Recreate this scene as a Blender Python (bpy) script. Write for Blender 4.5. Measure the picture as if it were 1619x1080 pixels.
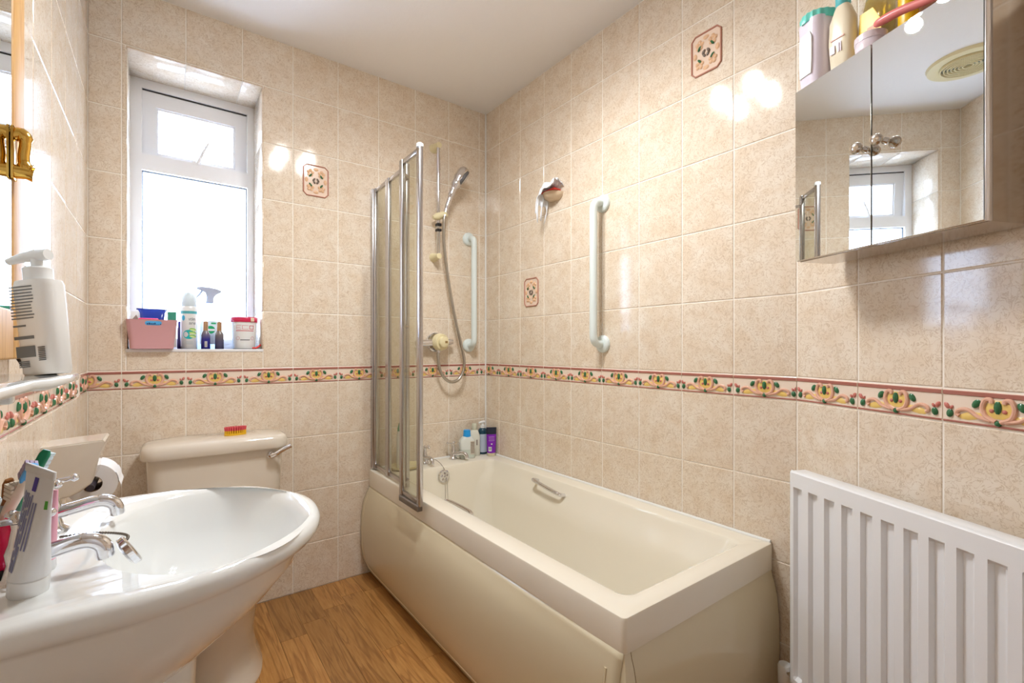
import bpy, bmesh, math, random
from mathutils import Vector, Matrix
random.seed(7)
for o in list(bpy.data.objects): bpy.data.objects.remove(o)
S = bpy.context.scene; COL = S.collection
PI = math.pi

# ---------------------------------------------------------------- camera
F, YAW, CX, CY, HC = 743.63, .637, 809.5, 551.58, 1.122     # pixels in the 1619x1080 frame, eye height in metres
cam = bpy.data.cameras.new('camera'); cam_o = bpy.data.objects.new('camera', cam); COL.objects.link(cam_o)
cam.sensor_width = 36; cam.sensor_fit = 'HORIZONTAL'; cam.lens = F/1619*36
cam.shift_y = (CY-540)/1619; cam.clip_start = .02
cam_o.location = (0, 0, HC); cam_o.rotation_euler = (PI/2, 0, -YAW); S.camera = cam_o
# ---------------------------------------------------------------- world, exposure
w = bpy.data.worlds.new('world'); S.world = w; w.use_nodes = True
bg = w.node_tree.nodes['Background']; bg.inputs[0].default_value = (.74, .85, 1, 1); bg.inputs[1].default_value = 9.8
S.view_settings.view_transform = 'Standard'; S.view_settings.look = 'None'; S.view_settings.gamma = 1
S.view_settings.exposure = 0.50; S.view_settings.use_curve_mapping = False
LAMP_W, LAMP_COL = 11.5, (.945, .972, 1)

# ---------------------------------------------------------------- pixel -> place helpers (directions only; distance from the plane touched)
fw = Vector((math.sin(YAW), math.cos(YAW), 0)); rt = Vector((math.cos(YAW), -math.sin(YAW), 0)); UP = Vector((0, 0, 1))
def ray(px, py): return fw + rt*((px-CX)/F) + UP*((CY-py)/F)
def onY(px, py, Y): r = ray(px, py)*1; r = r*(Y/r.y); return Vector((r.x, r.y, r.z+HC))
def onX(px, py, X): r = ray(px, py); r = r*(X/r.x); return Vector((r.x, r.y, r.z+HC))
def onZ(px, py, Z): r = ray(px, py); r = r*((Z-HC)/r.z); return Vector((r.x, r.y, Z))

# ---------------------------------------------------------------- materials
def lin(c):
    def f(v):
        v /= 255
        return v/12.92 if v <= .04045 else ((v+.055)/1.055)**2.4
    return (f(c[0]), f(c[1]), f(c[2]), 1)
MATS = {}
def mat(name, col=(200, 200, 200), rough=.4, metal=0, **k):
    if name in MATS: return MATS[name]
    m = bpy.data.materials.new(name); m.use_nodes = True; MATS[name] = m
    b = m.node_tree.nodes['Principled BSDF']
    b.inputs['Base Color'].default_value = lin(col); b.inputs['Roughness'].default_value = rough; b.inputs['Metallic'].default_value = metal
    for kk, v in k.items(): b.inputs[kk.replace('_', ' ')].default_value = v
    return m
def nodes(m):
    nt = m.node_tree; return nt.nodes, nt.links, nt.nodes['Principled BSDF']
def ramp(N, pts):
    r = N.new('ShaderNodeValToRGB'); e = r.color_ramp.elements
    while len(e) < len(pts): e.new(.5)
    for i, (p, c) in enumerate(pts): e[i].position = p; e[i].color = lin(c) if max(c) > 1.001 else (*c, 1)
    return r
def mixc(N, L, a, b, fac, mode='MIX'):
    n = N.new('ShaderNodeMix'); n.data_type = 'RGBA'; n.blend_type = mode
    for i, v in ((0, fac), (6, a), (7, b)):
        if hasattr(v, 'links'): L.new(v, n.inputs[i])
        elif isinstance(v, (int, float)): n.inputs[i].default_value = v
        else: n.inputs[i].default_value = lin(v)
    return n.outputs[2]
def marbled(name, light, mid, vein, rough=.1):
    m = mat(name, light, rough); N, L, b = nodes(m)
    tc = N.new('ShaderNodeTexCoord'); oi = N.new('ShaderNodeObjectInfo')
    mu = N.new('ShaderNodeVectorMath'); mu.operation = 'MULTIPLY_ADD'; mu.inputs[1].default_value = (57, 31, 43)
    cmb = N.new('ShaderNodeCombineXYZ')
    for i in range(3): L.new(oi.outputs['Random'], cmb.inputs[i])
    L.new(cmb.outputs[0], mu.inputs[0]); L.new(tc.outputs['Object'], mu.inputs[2])
    def noise(sc, det, ro, dist):
        n = N.new('ShaderNodeTexNoise'); n.inputs['Scale'].default_value = sc; n.inputs['Detail'].default_value = det
        n.inputs['Roughness'].default_value = ro; n.inputs['Distortion'].default_value = dist; L.new(mu.outputs[0], n.inputs['Vector']); return n.outputs[0]
    n1 = noise(46, 4, .6, 1.6); n2 = noise(17, 3, .5, .4)
    r1 = ramp(N, [(.468, (0, 0, 0)), (.495, (1, 1, 1)), (.505, (.9, .9, .9)), (.532, (0, 0, 0))]); L.new(n1, r1.inputs[0])
    r2 = ramp(N, [(.32, (0, 0, 0)), (.68, (1, 1, 1))]); L.new(n2, r2.inputs[0])
    c1 = mixc(N, L, light, mid, r2.outputs[0])
    ml = N.new('ShaderNodeMath'); ml.operation = 'MULTIPLY'; L.new(r1.outputs[0], ml.inputs[0]); ml.inputs[1].default_value = .62
    c2 = mixc(N, L, c1, vein, ml.outputs[0]); L.new(c2, b.inputs['Base Color'])
    bp = N.new('ShaderNodeBump'); bp.inputs['Strength'].default_value = .05; bp.inputs['Distance'].default_value = .002
    n3 = noise(14, 2, .5, 0); L.new(n3, bp.inputs['Height']); L.new(bp.outputs[0], b.inputs['Normal'])
    return m
TILE = marbled('glazed_marbled_tile', (238, 226, 209), (230, 212, 189), (190, 162, 127), .09)
GROUT = mat('cream_grout', (250, 243, 232), .75)
CEIL = mat('ceiling_paint', (246, 243, 240), .8)
def bumpy(m, scale, strength, dist=.003, det=4):
    N, L, b = nodes(m); tc = N.new('ShaderNodeTexCoord'); n = N.new('ShaderNodeTexNoise'); n.inputs['Scale'].default_value = scale; n.inputs['Detail'].default_value = det
    L.new(tc.outputs['Object'], n.inputs['Vector']); bp = N.new('ShaderNodeBump'); bp.inputs['Strength'].default_value = strength; bp.inputs['Distance'].default_value = dist
    L.new(n.outputs[0], bp.inputs['Height']); L.new(bp.outputs[0], b.inputs['Normal']); return m
bumpy(CEIL, 60, .25)
def wood(name, a, b_, c, vec=(22, 1.6, 22), rough=.35, rand=True):
    m = mat(name, a, rough); N, L, b = nodes(m)
    tc = N.new('ShaderNodeTexCoord'); oi = N.new('ShaderNodeObjectInfo'); cmb = N.new('ShaderNodeCombineXYZ')
    for i in range(3): L.new(oi.outputs['Random'], cmb.inputs[i])
    s = N.new('ShaderNodeVectorMath'); s.operation = 'MULTIPLY_ADD'; s.inputs[1].default_value = (41, 23, 17); L.new(cmb.outputs[0], s.inputs[0]); L.new(tc.outputs['Object'], s.inputs[2])
    mp = N.new('ShaderNodeMapping'); mp.inputs['Scale'].default_value = vec; L.new(s.outputs[0], mp.inputs[0])
    n1 = N.new('ShaderNodeTexNoise'); n1.inputs['Scale'].default_value = 1; n1.inputs['Detail'].default_value = 3; n1.inputs['Distortion'].default_value = .6; L.new(mp.outputs[0], n1.inputs[0])
    wv = N.new('ShaderNodeMath'); wv.operation = 'MULTIPLY'; wv.inputs[1].default_value = 34; L.new(n1.outputs[0], wv.inputs[0])
    sn = N.new('ShaderNodeMath'); sn.operation = 'SINE'; L.new(wv.outputs[0], sn.inputs[0])
    n2 = N.new('ShaderNodeTexNoise'); n2.inputs['Scale'].default_value = 6; n2.inputs['Detail'].default_value = 4; L.new(mp.outputs[0], n2.inputs[0])
    r1 = ramp(N, [(.3, (0, 0, 0)), (1, (1, 1, 1))]); L.new(sn.outputs[0], r1.inputs[0])
    r2 = ramp(N, [(.35, (0, 0, 0)), (.7, (1, 1, 1))]); L.new(n2.outputs[0], r2.inputs[0])
    c1 = mixc(N, L, a, b_, r2.outputs[0])
    ml = N.new('ShaderNodeMath'); ml.operation = 'MULTIPLY'; ml.inputs[1].default_value = .55; L.new(r1.outputs[0], ml.inputs[0])
    c2 = mixc(N, L, c1, c, ml.outputs[0])
    if rand:
        hs = N.new('ShaderNodeHueSaturation'); mr = N.new('ShaderNodeMapRange'); mr.inputs[3].default_value = .74; mr.inputs[4].default_value = 1.14
        L.new(oi.outputs['Random'], mr.inputs[0]); L.new(mr.outputs[0], hs.inputs['Value']); L.new(c2, hs.inputs['Color']); c2 = hs.outputs[0]
    L.new(c2, b.inputs['Base Color']); return m
OAK = wood('oak_plank', (188, 138, 78), (166, 114, 58), (128, 80, 36))
PINE = wood('pine_wood', (214, 170, 106), (204, 156, 92), (186, 134, 72), (30, 30, 3), .5, False)
CHROME = mat('chrome', (225, 225, 228), .08, 1)
STEEL = mat('polished_steel', (205, 198, 190), .16, 1)
ALU = mat('satin_aluminium', (196, 194, 196), .22, 1)
MIRROR = mat('mirror_glass', (236, 240, 240), .01, 1)
BRASS = mat('polished_brass', (228, 184, 92), .14, 1)
CERAMIC = mat('white_ceramic', (236, 238, 236), .05, Coat_Weight=.4)
CREAMCER = mat('ivory_ceramic', (228, 218, 203), .08, Coat_Weight=.3)
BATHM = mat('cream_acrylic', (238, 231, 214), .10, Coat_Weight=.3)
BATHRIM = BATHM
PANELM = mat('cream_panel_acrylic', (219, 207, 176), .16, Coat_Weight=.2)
UPVC = mat('white_upvc', (238, 238, 240), .22)
WHITEP = mat('white_plastic', (238, 240, 240), .25)
RADW = mat('white_radiator_enamel', (240, 241, 242), .3)
GRAB = mat('white_grab_plastic', (228, 238, 236), .3)
CREAMP = mat('cream_plastic', (234, 222, 180), .3)
SILIC = mat('white_silicone', (240, 240, 236), .4)
BLACKR = mat('black_rubber', (28, 28, 30), .5)
def glassm(name, tint, refl=.12, rough=.02, frost=0, pattern=False):
    m = bpy.data.materials.new(name); m.use_nodes = True; nt = m.node_tree; N, L = nt.nodes, nt.links; N.clear()
    out = N.new('ShaderNodeOutputMaterial'); tr = N.new('ShaderNodeBsdfTransparent'); tr.inputs[0].default_value = lin(tint)
    gl = N.new('ShaderNodeBsdfGlossy'); gl.inputs['Roughness'].default_value = rough
    mx = N.new('ShaderNodeMixShader'); lw = N.new('ShaderNodeLayerWeight'); pw = N.new('ShaderNodeMath'); pw.operation = 'POWER'; pw.inputs[1].default_value = 5
    fr = N.new('ShaderNodeMath'); fr.operation = 'MULTIPLY_ADD'; fr.inputs[1].default_value = .9; fr.inputs[2].default_value = .03
    L.new(lw.outputs['Facing'], pw.inputs[0]); L.new(pw.outputs[0], fr.inputs[0]); L.new(fr.outputs[0], mx.inputs[0]); src = tr.outputs[0]
    if frost:
        tl = N.new('ShaderNodeBsdfTranslucent'); tl.inputs[0].default_value = lin((225, 238, 255)); m2 = N.new('ShaderNodeMixShader')
        L.new(tr.outputs[0], m2.inputs[1]); L.new(tl.outputs[0], m2.inputs[2])
        if pattern:
            tc = N.new('ShaderNodeTexCoord'); n = N.new('ShaderNodeTexNoise'); n.inputs['Scale'].default_value = 22; n.inputs['Distortion'].default_value = 3; L.new(tc.outputs['Object'], n.inputs[0])
            r = ramp(N, [(.46, (0, 0, 0)), (.5, (1, 1, 1)), (.54, (0, 0, 0))]); L.new(n.outputs[0], r.inputs[0])
            mm = N.new('ShaderNodeMath'); mm.operation = 'MULTIPLY_ADD'; mm.inputs[1].default_value = .45; mm.inputs[2].default_value = frost; L.new(r.outputs[0], mm.inputs[0]); L.new(mm.outputs[0], m2.inputs[0])
        else: m2.inputs[0].default_value = frost
        src = m2.outputs[0]
    L.new(src, mx.inputs[1]); L.new(gl.outputs[0], mx.inputs[2]); L.new(mx.outputs[0], out.inputs[0]); MATS[name] = m; return m
SCREENG = glassm('shower_screen_glass', (240, 240, 232))
WINDOWG = glassm('obscure_window_glass', (250, 252, 255), frost=.3, pattern=True)
CLEARP = glassm('clear_plastic', (232, 238, 232), rough=.05, frost=.35)
AMBERP = glassm('amber_liquid_plastic', (236, 176, 60), rough=.05, frost=.45)
YELLOWC = glassm('yellow_liquid_plastic', (244, 218, 84), rough=.05, frost=.5)

# ---------------------------------------------------------------- mesh helpers
def raw(name, verts, faces, m=None, parent=None, smooth=False, mats=None, fm=None, sharp=40):
    me = bpy.data.meshes.new(name); me.from_pydata([tuple(v) for v in verts], [], faces); 
    for x in (mats or ([m] if m else [])): me.materials.append(x)
    if fm:
        for p, i in zip(me.polygons, fm): p.material_index = i
    bm = bmesh.new(); bm.from_mesh(me); bmesh.ops.recalc_face_normals(bm, faces=bm.faces); bm.to_mesh(me); bm.free()
    if smooth:
        me.polygons.foreach_set('use_smooth', [True]*len(me.polygons)); me.set_sharp_from_angle(angle=math.radians(sharp))
    return link(name, me, parent)
def link(name, me, parent=None):
    o = bpy.data.objects.new(name, me); COL.objects.link(o)
    if parent: o.parent = parent
    return o
def tag(o, label=None, cat=None, group=None, kind=None):
    for k, v in (('label', label), ('category', cat), ('group', group), ('kind', kind)):
        if v: o[k] = v
    return o
def thing(name, label, cat, loc=(0, 0, 0), rz=0, group=None, rot=None):
    o = bpy.data.objects.new(name, None); COL.objects.link(o); o.location = loc; o.rotation_euler = rot or (0, 0, rz); o.empty_display_size = .02
    return tag(o, label, cat, group)
def at(o, loc=None, rot=None):
    if loc is not None: o.location = loc
    if rot is not None: o.rotation_euler = rot
    return o
def loft(name, rings, m, parent=None, cap=(True, True), smooth=True, closed=True, sharp=40):
    n = len(rings[0]); V = [p for r in rings for p in r]; Fc = []
    for i in range(len(rings)-1):
        for j in range(n if closed else n-1):
            a, b = i*n+j, i*n+(j+1) % n; Fc.append((a, b, b+n, a+n))
    if cap[0]: Fc.append(tuple(range(n))[::-1])
    if cap[1]: Fc.append(tuple(range((len(rings)-1)*n, len(rings)*n)))
    return raw(name, V, Fc, m, parent, smooth, sharp=sharp)
def box(name, lo, hi, m, parent=None, bevel=0, seg=2):
    bm = bmesh.new(); bmesh.ops.create_cube(bm, size=1)
    for v in bm.verts: v.co = Vector(((lo[i]+hi[i])/2+v.co[i]*(hi[i]-lo[i])) for i in range(3))
    if bevel: bmesh.ops.bevel(bm, geom=bm.edges[:], offset=bevel, segments=seg, affect='EDGES', profile=.5)
    me = bpy.data.meshes.new(name); bm.to_mesh(me); bm.free(); me.materials.append(m)
    if bevel: me.polygons.foreach_set('use_smooth', [True]*len(me.polygons)); me.set_sharp_from_angle(angle=math.radians(50))
    return link(name, me, parent)
def boxes(name, L_, m, parent=None):
    V, Fc = [], []
    for lo, hi in L_:
        b = len(V); V += [(x, y, z) for x in (lo[0], hi[0]) for y in (lo[1], hi[1]) for z in (lo[2], hi[2])]
        Fc += [tuple(b+i for i in f) for f in ((0, 1, 3, 2), (4, 6, 7, 5), (0, 4, 5, 1), (2, 3, 7, 6), (0, 2, 6, 4), (1, 5, 7, 3))]
    return raw(name, V, Fc, m, parent)
def ringc(r, z, n=24, cx=0, cy=0, ry=None): return [(cx+r*math.cos(2*PI*i/n), cy+(ry or r)*math.sin(2*PI*i/n), z) for i in range(n)]
def lathe(name, prof, m, parent=None, n=24, cap=(True, True), sharp=40): return loft(name, [ringc(max(r, 1e-4), z, n) for r, z in prof], m, parent, cap, sharp=sharp)
def tube(name, pts, r, m, parent=None, n=10, caps=True):
    P_ = [Vector(p) for p in pts]; k = len(P_); R = r if isinstance(r, (list, tuple)) else [r]*k
    T = [(P_[min(i+1, k-1)]-P_[max(i-1, 0)]).normalized() for i in range(k)]
    a = Vector((0, 0, 1)) if abs(T[0].z) < .9 else Vector((1, 0, 0)); u = T[0].cross(a).normalized(); rings = []
    for i in range(k):
        u = (u-T[i]*u.dot(T[i])).normalized(); v = T[i].cross(u)
        rings.append([P_[i]+(u*math.cos(2*PI*j/n)+v*math.sin(2*PI*j/n))*R[i] for j in range(n)])
    return loft(name, rings, m, parent, (caps, caps))
def spline(pts, k=8):
    P_ = [Vector(p) for p in pts]; out = []
    for i in range(len(P_)-1):
        a, b, c, d = P_[max(i-1, 0)], P_[i], P_[i+1], P_[min(i+2, len(P_)-1)]
        for j in range(k):
            t = j/k; out.append(.5*((2*b)+(c-a)*t+(2*a-5*b+4*c-d)*t*t+(3*b-a-3*c+d)*t**3))
    return out+[P_[-1]]
def rrect(x0, x1, y0, y1, r, z, k=6):
    r = min(r, (x1-x0)/2-1e-4, (y1-y0)/2-1e-4); out = []
    for cx, cy, a in ((x1-r, y1-r, 0), (x0+r, y1-r, 90), (x0+r, y0+r, 180), (x1-r, y0+r, 270)):
        for i in range(k+1):
            t = math.radians(a+90*i/k); out.append((cx+r*math.cos(t), cy+r*math.sin(t), z))
    return out
def rbody(name, secs, m, parent=None, k=5, cap=(True, True), sharp=40):      # secs: (z, wx, wy, r[, dx, dy])
    R = []
    for s in secs:
        z, wx, wy, r = s[:4]; dx, dy = s[4:6] if len(s) > 4 else (0, 0)
        R.append(rrect(dx-wx/2, dx+wx/2, dy-wy/2, dy+wy/2, r, z, k))
    return loft(name, R, m, parent, cap, sharp=sharp)
def prism(name, poly, y0, y1, m, parent=None, bevel=0):           # poly in (x,z), extruded along y
    bm = bmesh.new(); vs = [bm.verts.new((p[0], y0, p[1])) for p in poly]; f = bm.faces.new(vs)
    e = bmesh.ops.extrude_face_region(bm, geom=[f])
    for v in e['geom']:
        if isinstance(v, bmesh.types.BMVert): v.co.y = y1
    if bevel: bmesh.ops.bevel(bm, geom=[x for x in bm.edges if abs(x.verts[0].co.y-x.verts[1].co.y) < 1e-6], offset=bevel, segments=2, affect='EDGES')
    bmesh.ops.recalc_face_normals(bm, faces=bm.faces)
    me = bpy.data.meshes.new(name); bm.to_mesh(me); bm.free(); me.materials.append(m); return link(name, me, parent)
def blobs(name, L_, m, parent=None, n=12, k=6):                   # flattened ellipsoids in one mesh: (cx,cy,cz,rx,ry,rz,rotation about y)
    V, Fc = [], []
    for cx, cy, cz, rx, ry, rz, a in L_:
        b = len(V); ca, sa = math.cos(a), math.sin(a)
        for i in range(1, k):
            t = PI*i/k
            for j in range(n):
                f = 2*PI*j/n; x, y, z = rx*math.sin(t)*math.cos(f), ry*math.cos(t), rz*math.sin(t)*math.sin(f)
                V.append((cx+x*ca-z*sa, cy+y, cz+x*sa+z*ca))
        t0 = len(V); V += [(cx, cy+ry, cz), (cx, cy-ry, cz)]
        for i in range(k-2):
            for j in range(n): Fc.append((b+i*n+j, b+i*n+(j+1) % n, b+(i+1)*n+(j+1) % n, b+(i+1)*n+j))
        for j in range(n): Fc.append((t0, b+(j+1) % n, b+j)); Fc.append((t0+1, b+(k-2)*n+j, b+(k-2)*n+(j+1) % n))
    return raw(name, V, Fc, m, parent, True)
def tubes(name, L_, m, parent=None, n=8):                         # several tubes, one part
    V, Fc = [], []
    for pts, r in L_:
        t = tube('tmp', pts, r, m, None, n); b = len(V); V += [tuple(v.co) for v in t.data.vertices]; Fc += [tuple(b+i for i in p.vertices) for p in t.data.polygons]
        me = t.data; bpy.data.objects.remove(t); bpy.data.meshes.remove(me)
    return raw(name, V, Fc, m, parent, True)
def text(s, size, m, parent, loc, rot=(PI/2, 0, 0), bend=None, name='lettering', align='CENTER', depth=.0002, squash=1):
    cu = bpy.data.curves.new('txt', 'FONT'); cu.body = s; cu.size = size; cu.align_x = align; cu.align_y = 'CENTER'; cu.extrude = depth
    t = bpy.data.objects.new('txt', cu); COL.objects.link(t); bpy.context.view_layer.update()
    me = bpy.data.meshes.new_from_object(t.evaluated_get(bpy.context.evaluated_depsgraph_get())); bpy.data.objects.remove(t); bpy.data.curves.remove(cu)
    for v in me.vertices: v.co.x *= squash
    if bend:
        for v in me.vertices: a = v.co.x/bend; z = v.co.z+bend; v.co.x = z*math.sin(a); v.co.z = z*math.cos(a)-bend
    me.materials.clear(); me.materials.append(m); me.name = name
    return at(link(name, me, parent), loc, rot)
def copy_tree(o, parent=None):
    c = o.copy(); COL.objects.link(c); c.parent = parent
    for ch in o.children: copy_tree(ch, c)
    return c

# ---------------------------------------------------------------- room dimensions (metres)
BD, RX, LX, RY = 2.3281, 1.5301, -.227, -.55
TW, TH, BH, TW2, ANG = .2018, .25, .0735, .1954, .45
ZB = HC-.0843                                    # top of the border course
ZC = 2.508
KX, KY = RX, 2.1908-8*TW2                        # where the right-hand wall turns
ADx, ADy = -math.sin(ANG), -math.cos(ANG)
ALEN = (KY-RY)/-ADy
WX0, WX1, WZ0, WZ1, WD = -.1174, .3526, HC-.001, 2.282, .23

TILES = {}
def tile_mesh(w_, h_, d=.005, c=.0016):
    k = (round(w_, 4), round(h_, 4), d)
    if k not in TILES:
        V = [(x, y, z) for y, i in ((-d, 0), (-c, 0), (0, c)) for x, z in ((i, i), (w_-i, i), (w_-i, h_-i), (i, h_-i))]
        Fc = [(8, 9, 10, 11)]+[(a+j, a+(j+1) % 4, a+4+(j+1) % 4, a+4+j) for a in (0, 4) for j in range(4)]
        me = bpy.data.meshes.new('tile'); me.from_pydata(V, [], Fc); bm = bmesh.new(); bm.from_mesh(me); bmesh.ops.recalc_face_normals(bm, faces=bm.faces)
        for f in bm.faces:
            if f.normal.y < -.5 and abs(f.calc_center_median().y) < 1e-5: bmesh.ops.reverse_faces(bm, faces=bm.faces[:]); break
        bm.to_mesh(me); bm.free(); me.materials.append(TILE); TILES[k] = me
    return TILES[k]
# --- border relief, drawn for one tile with its lower left corner at the origin (local x along wall, y out of wall, z up)
M_BASE = mat('border_glaze', (240, 222, 204), .15); M_BAND = mat('border_mauve_band', (170, 108, 96), .15); M_PEACH = mat('border_peach_scroll', (230, 180, 156), .12)
M_YEL = mat('border_yellow_infill', (240, 206, 120), .15); M_GRN = mat('border_green_leaf', (54, 112, 74), .1); M_PINK = mat('border_pink_bud', (206, 124, 112), .12)
def border_parts():
    c = TW/2; out = {}
    def sc(pts, r): return (spline([(x, .0012, z) for x, z in pts], 5), r)
    T_ = []
    for s in (-1, 1):
        T_.append(sc([(c+s*.004, .014), (c+s*.020, .022), (c+s*.0265, .040), (c+s*.021, .056), (c+s*.012, .0565), (c+s*.0105, .050)], .0046))
        T_.append(sc([(c+s*.012, .0145), (c+s*.034, .020), (c+s*.052, .032), (c+s*.068, .030), (c+s*.073, .022), (c+s*.068, .018)], .0042))
    out['scroll'] = (T_, M_PEACH)
    bl = [(c, 0, .038, .024, .0025, .020, 0)]
    for s in (-1, 1): bl.append((c+s*.047, 0, .020, .024, .0022, .0085, s*-.2))
    out['infill'] = (bl, M_YEL)
    lf = [(c, .002, .042, .0068, .006, .0135, 0), (c, .002, .011, .006, .005, .006, 0)]
    for s in (-1, 1):
        lf.append((c+s*.0375, .001, .046,   .0065, .005, .0105, s*.55)); lf.append((c+s*.086, .001, .021, .0065, .005, .009, s*.2))
    out['leaf'] = (lf, M_GRN)
    bd = [(c+s*.0105, .001, .035, .0048, .004, .0045, 0) for s in (-1, 1)]
    for s in (-1, 1): bd.append((c+s*.015, .001, .0165, .012, .0035, .0038, s*.3)); bd.append((c+s*.092, .001, .037, .0045, .0035, .0075, s*-.5)); bd.append((c+s*.083, .001, .034, .003, .003, .005, s*.5))
    out['bud'] = (bd, M_PINK)
    return out
BP = {}
for nm, (dat, mm) in border_parts().items():
    o = tubes(nm, dat, mm) if nm == 'scroll' else blobs(nm, dat, mm, n=10, k=5); BP[nm] = o.data; bpy.data.objects.remove(o)
BCACHE = {}
def clipped(me, x0, x1):
    bm = bmesh.new(); bm.from_mesh(me)
    for co, no in (((x0, 0, 0), (-1, 0, 0)), ((x1, 0, 0), (1, 0, 0))):
        bmesh.ops.bisect_plane(bm, geom=bm.verts[:]+bm.edges[:]+bm.faces[:], plane_co=co, plane_no=no, clear_outer=True)
    r = bpy.data.meshes.new(me.name); bm.to_mesh(r); bm.free(); [r.materials.append(x) for x in me.materials]; return r
def border_tile(parent, x, x0, x1):              # x: where the full tile would start; x0..x1 the part of it that is left
    g = .0015; k = (round(x0, 4), round(x1, 4))
    if k not in BCACHE:
        V, Fc, fm = [], [], []
        prof = [(-.005, g), (-.001, g), (0, g+.001), (.0015, .004), (.0015, .0055), (0, .007), (0, BH-.013), (.0022, BH-.0115), (.0022, BH-.005), (0, BH-.0035), (-.001, BH-g), (-.005, BH-g)]
        for xx in (x0+g, x1-g): V += [(xx, y, z) for y, z in prof]
        n = len(prof)
        for i in range(n-1): Fc.append((i, i+1, n+i+1, n+i)); fm.append(1 if i in (3, 2, 4, 6, 7, 8) else 0)
        Fc += [tuple(range(n)), tuple(range(n, 2*n))]; fm += [0, 0]
        o = raw('border_tile', V, Fc, None, None, True, [M_BASE, M_BAND], fm, 30); bm_ = o.data; bpy.data.objects.remove(o)
        full = x0 < 1e-4 and x1 > TW-1e-4
        BCACHE[k] = (bm_, {q: (me if full else clipped(me, x0+g, x1-g)) for q, me in BP.items()})
    b, parts = BCACHE[k]
    o = at(link('border_tile', b, parent), (x, 0, ZB-BH))
    for q, me in parts.items():
        if len(me.polygons): link('relief_'+q, me, o)
# --- flower plaque on a tile (centre at origin)
def plaque(parent, x, z):
    def oc(a, b, k): return [(-a+k, -b), (a-k, -b), (a, -b+k), (a, b-k), (a-k, b), (-a+k, b), (-a, b-k), (-a, -b+k)]
    root = prism('flower_plaque', oc(.056, .072, .014), 0, .0012, mat('plaque_glaze', (236, 212, 192), .12), parent, 0); root.location = (x, 0, z)
    L_ = [(Vector((p[0], .002, p[1]))) for p in oc(.055, .071, .014)]; L_ += L_[:2]
    tube('plaque_frame', L_, .0032, mat('plaque_frame_mauve', (188, 132, 112), .15), root, 8)
    fl = []; lf = []; dk = []
    for sx in (-1, 1):
        for sz in (-1, 1):
            for a in range(5):
                t = a*2*PI/5+.4; fl.append((sx*.025+.010*math.cos(t), .002, sz*.034+.011*math.sin(t), .008, .0035, .0075, t))
            lf.append((sx*.024, .004, sz*.022, .0045, .004, .011, sx*sz*.7))
        fl += [(sx*.042, .002, 0, .008, .003, .012, 0), (0, .002, sx*.053, .012, .003, .008, 0)]
        dk += [(sx*.009, .003, .004, .005, .004, .010, sx*.6), (sx*.007, .003, -.008, .005, .004, .008, -sx*.6)]
    blobs('flower', fl, mat('plaque_peach', (232, 190, 152), .12), root, 8, 4); blobs('leaf', lf, M_GRN, root, 8, 4)
    blobs('heart', dk, mat('plaque_dark_heart', (120, 104, 92), .12), root, 8, 4)
    return root

def make_wall(name, ox, oy, rz, length, cols, hole=None, hole_depth=0, plaques=(), border=True, tiles=True):
    """local x along the wall, local y into the room; cols: x of the vertical joints, ends included. Tiled face at y = 0."""
    T_ = .12
    if hole:
        a, b, c, d = hole; D_ = -hole_depth-.09
        W = boxes(name, [((-T_, D_, -.03), (a, -.002, ZC)), ((b, D_, -.03), (length+T_, -.002, ZC)), ((a, D_, -.03), (b, -.002, c)), ((a, D_, d), (b, -.002, ZC))], GROUT)
    else: W = boxes(name, [((-T_, -T_, -.03), (length+T_, -.002, ZC))], GROUT)
    at(W, (ox, oy, 0), (0, 0, rz)); tag(W, kind='structure')
    if not tiles: return W
    rows = [(0, ZB-BH-3*TH)]+[(ZB-BH-(3-i)*TH, ZB-BH-(2-i)*TH) for i in range(3)]+[(ZB+i*TH, ZB+(i+1)*TH) for i in range(5)]+[(ZB+5*TH, ZC)]
    g = .0019
    for i in range(len(cols)-1):
        x0, x1 = cols[i], cols[i+1]
        for z0, z1 in rows:
            rects = [(x0, x1, z0, z1)]
            if hole:
                a, b, c, d = hole
                if x0 < b and x1 > a and z0 < d and z1 > c:
                    rects = []
                    if x0 < a: rects.append((x0, a, z0, z1))
                    if x1 > b: rects.append((b, x1, z0, z1))
                    xa, xb = max(x0, a), min(x1, b)
                    if z0 < c: rects.append((xa, xb, z0, c))
                    if z1 > d: rects.append((xa, xb, d, z1))
            for r in rects:
                if r[1]-r[0] > .006 and r[3]-r[2] > .006:
                    at(link('tile', tile_mesh(r[1]-r[0]-2*g, r[3]-r[2]-2*g), W), (r[0]+g, 0, r[2]+g))
        if border:
            if i == 0: st = x1-TW if x1-x0 < TW-.003 else x0
            else: st = x0
            border_tile(W, st, max(0, x0-st), min(TW, x1-st))
    for x, z in plaques: plaque(W, x, z)
    return W

# floor and its oak planks
floor = tag(box('floor', (LX-.12, RY-.12, -.08), (RX+.12, BD+.12, -.004), mat('floor_joint', (96, 62, 32), .6)), kind='structure')
random.seed(3); PW = .0963; x = .4535-8*PW; PM = {}
while x < RX:
    y = RY-.02-random.random()*.5
    while y < BD:
        L_ = random.choice((.36, .48, .6, .72)); x0, x1, y0, y1 = max(x, LX), min(x+PW, RX), max(y, RY), min(y+L_, BD); y += L_
        if x1-x0 < .004 or y1-y0 < .01: continue
        k = (round(x1-x0, 3), round(y1-y0, 3))
        if k not in PM:
            o = box('plank', (.0004, .0004, -.004), (x1-x0-.0004, y1-y0-.0004, 0), OAK); PM[k] = o.data; bpy.data.objects.remove(o)
        at(link('plank', PM[k], floor), (x0, y0, 0))
    x += PW
tag(box('ceiling', (LX-.12, RY-.12, ZC), (RX+.12, BD+.35, ZC+.1), CEIL), kind='structure')
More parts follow.
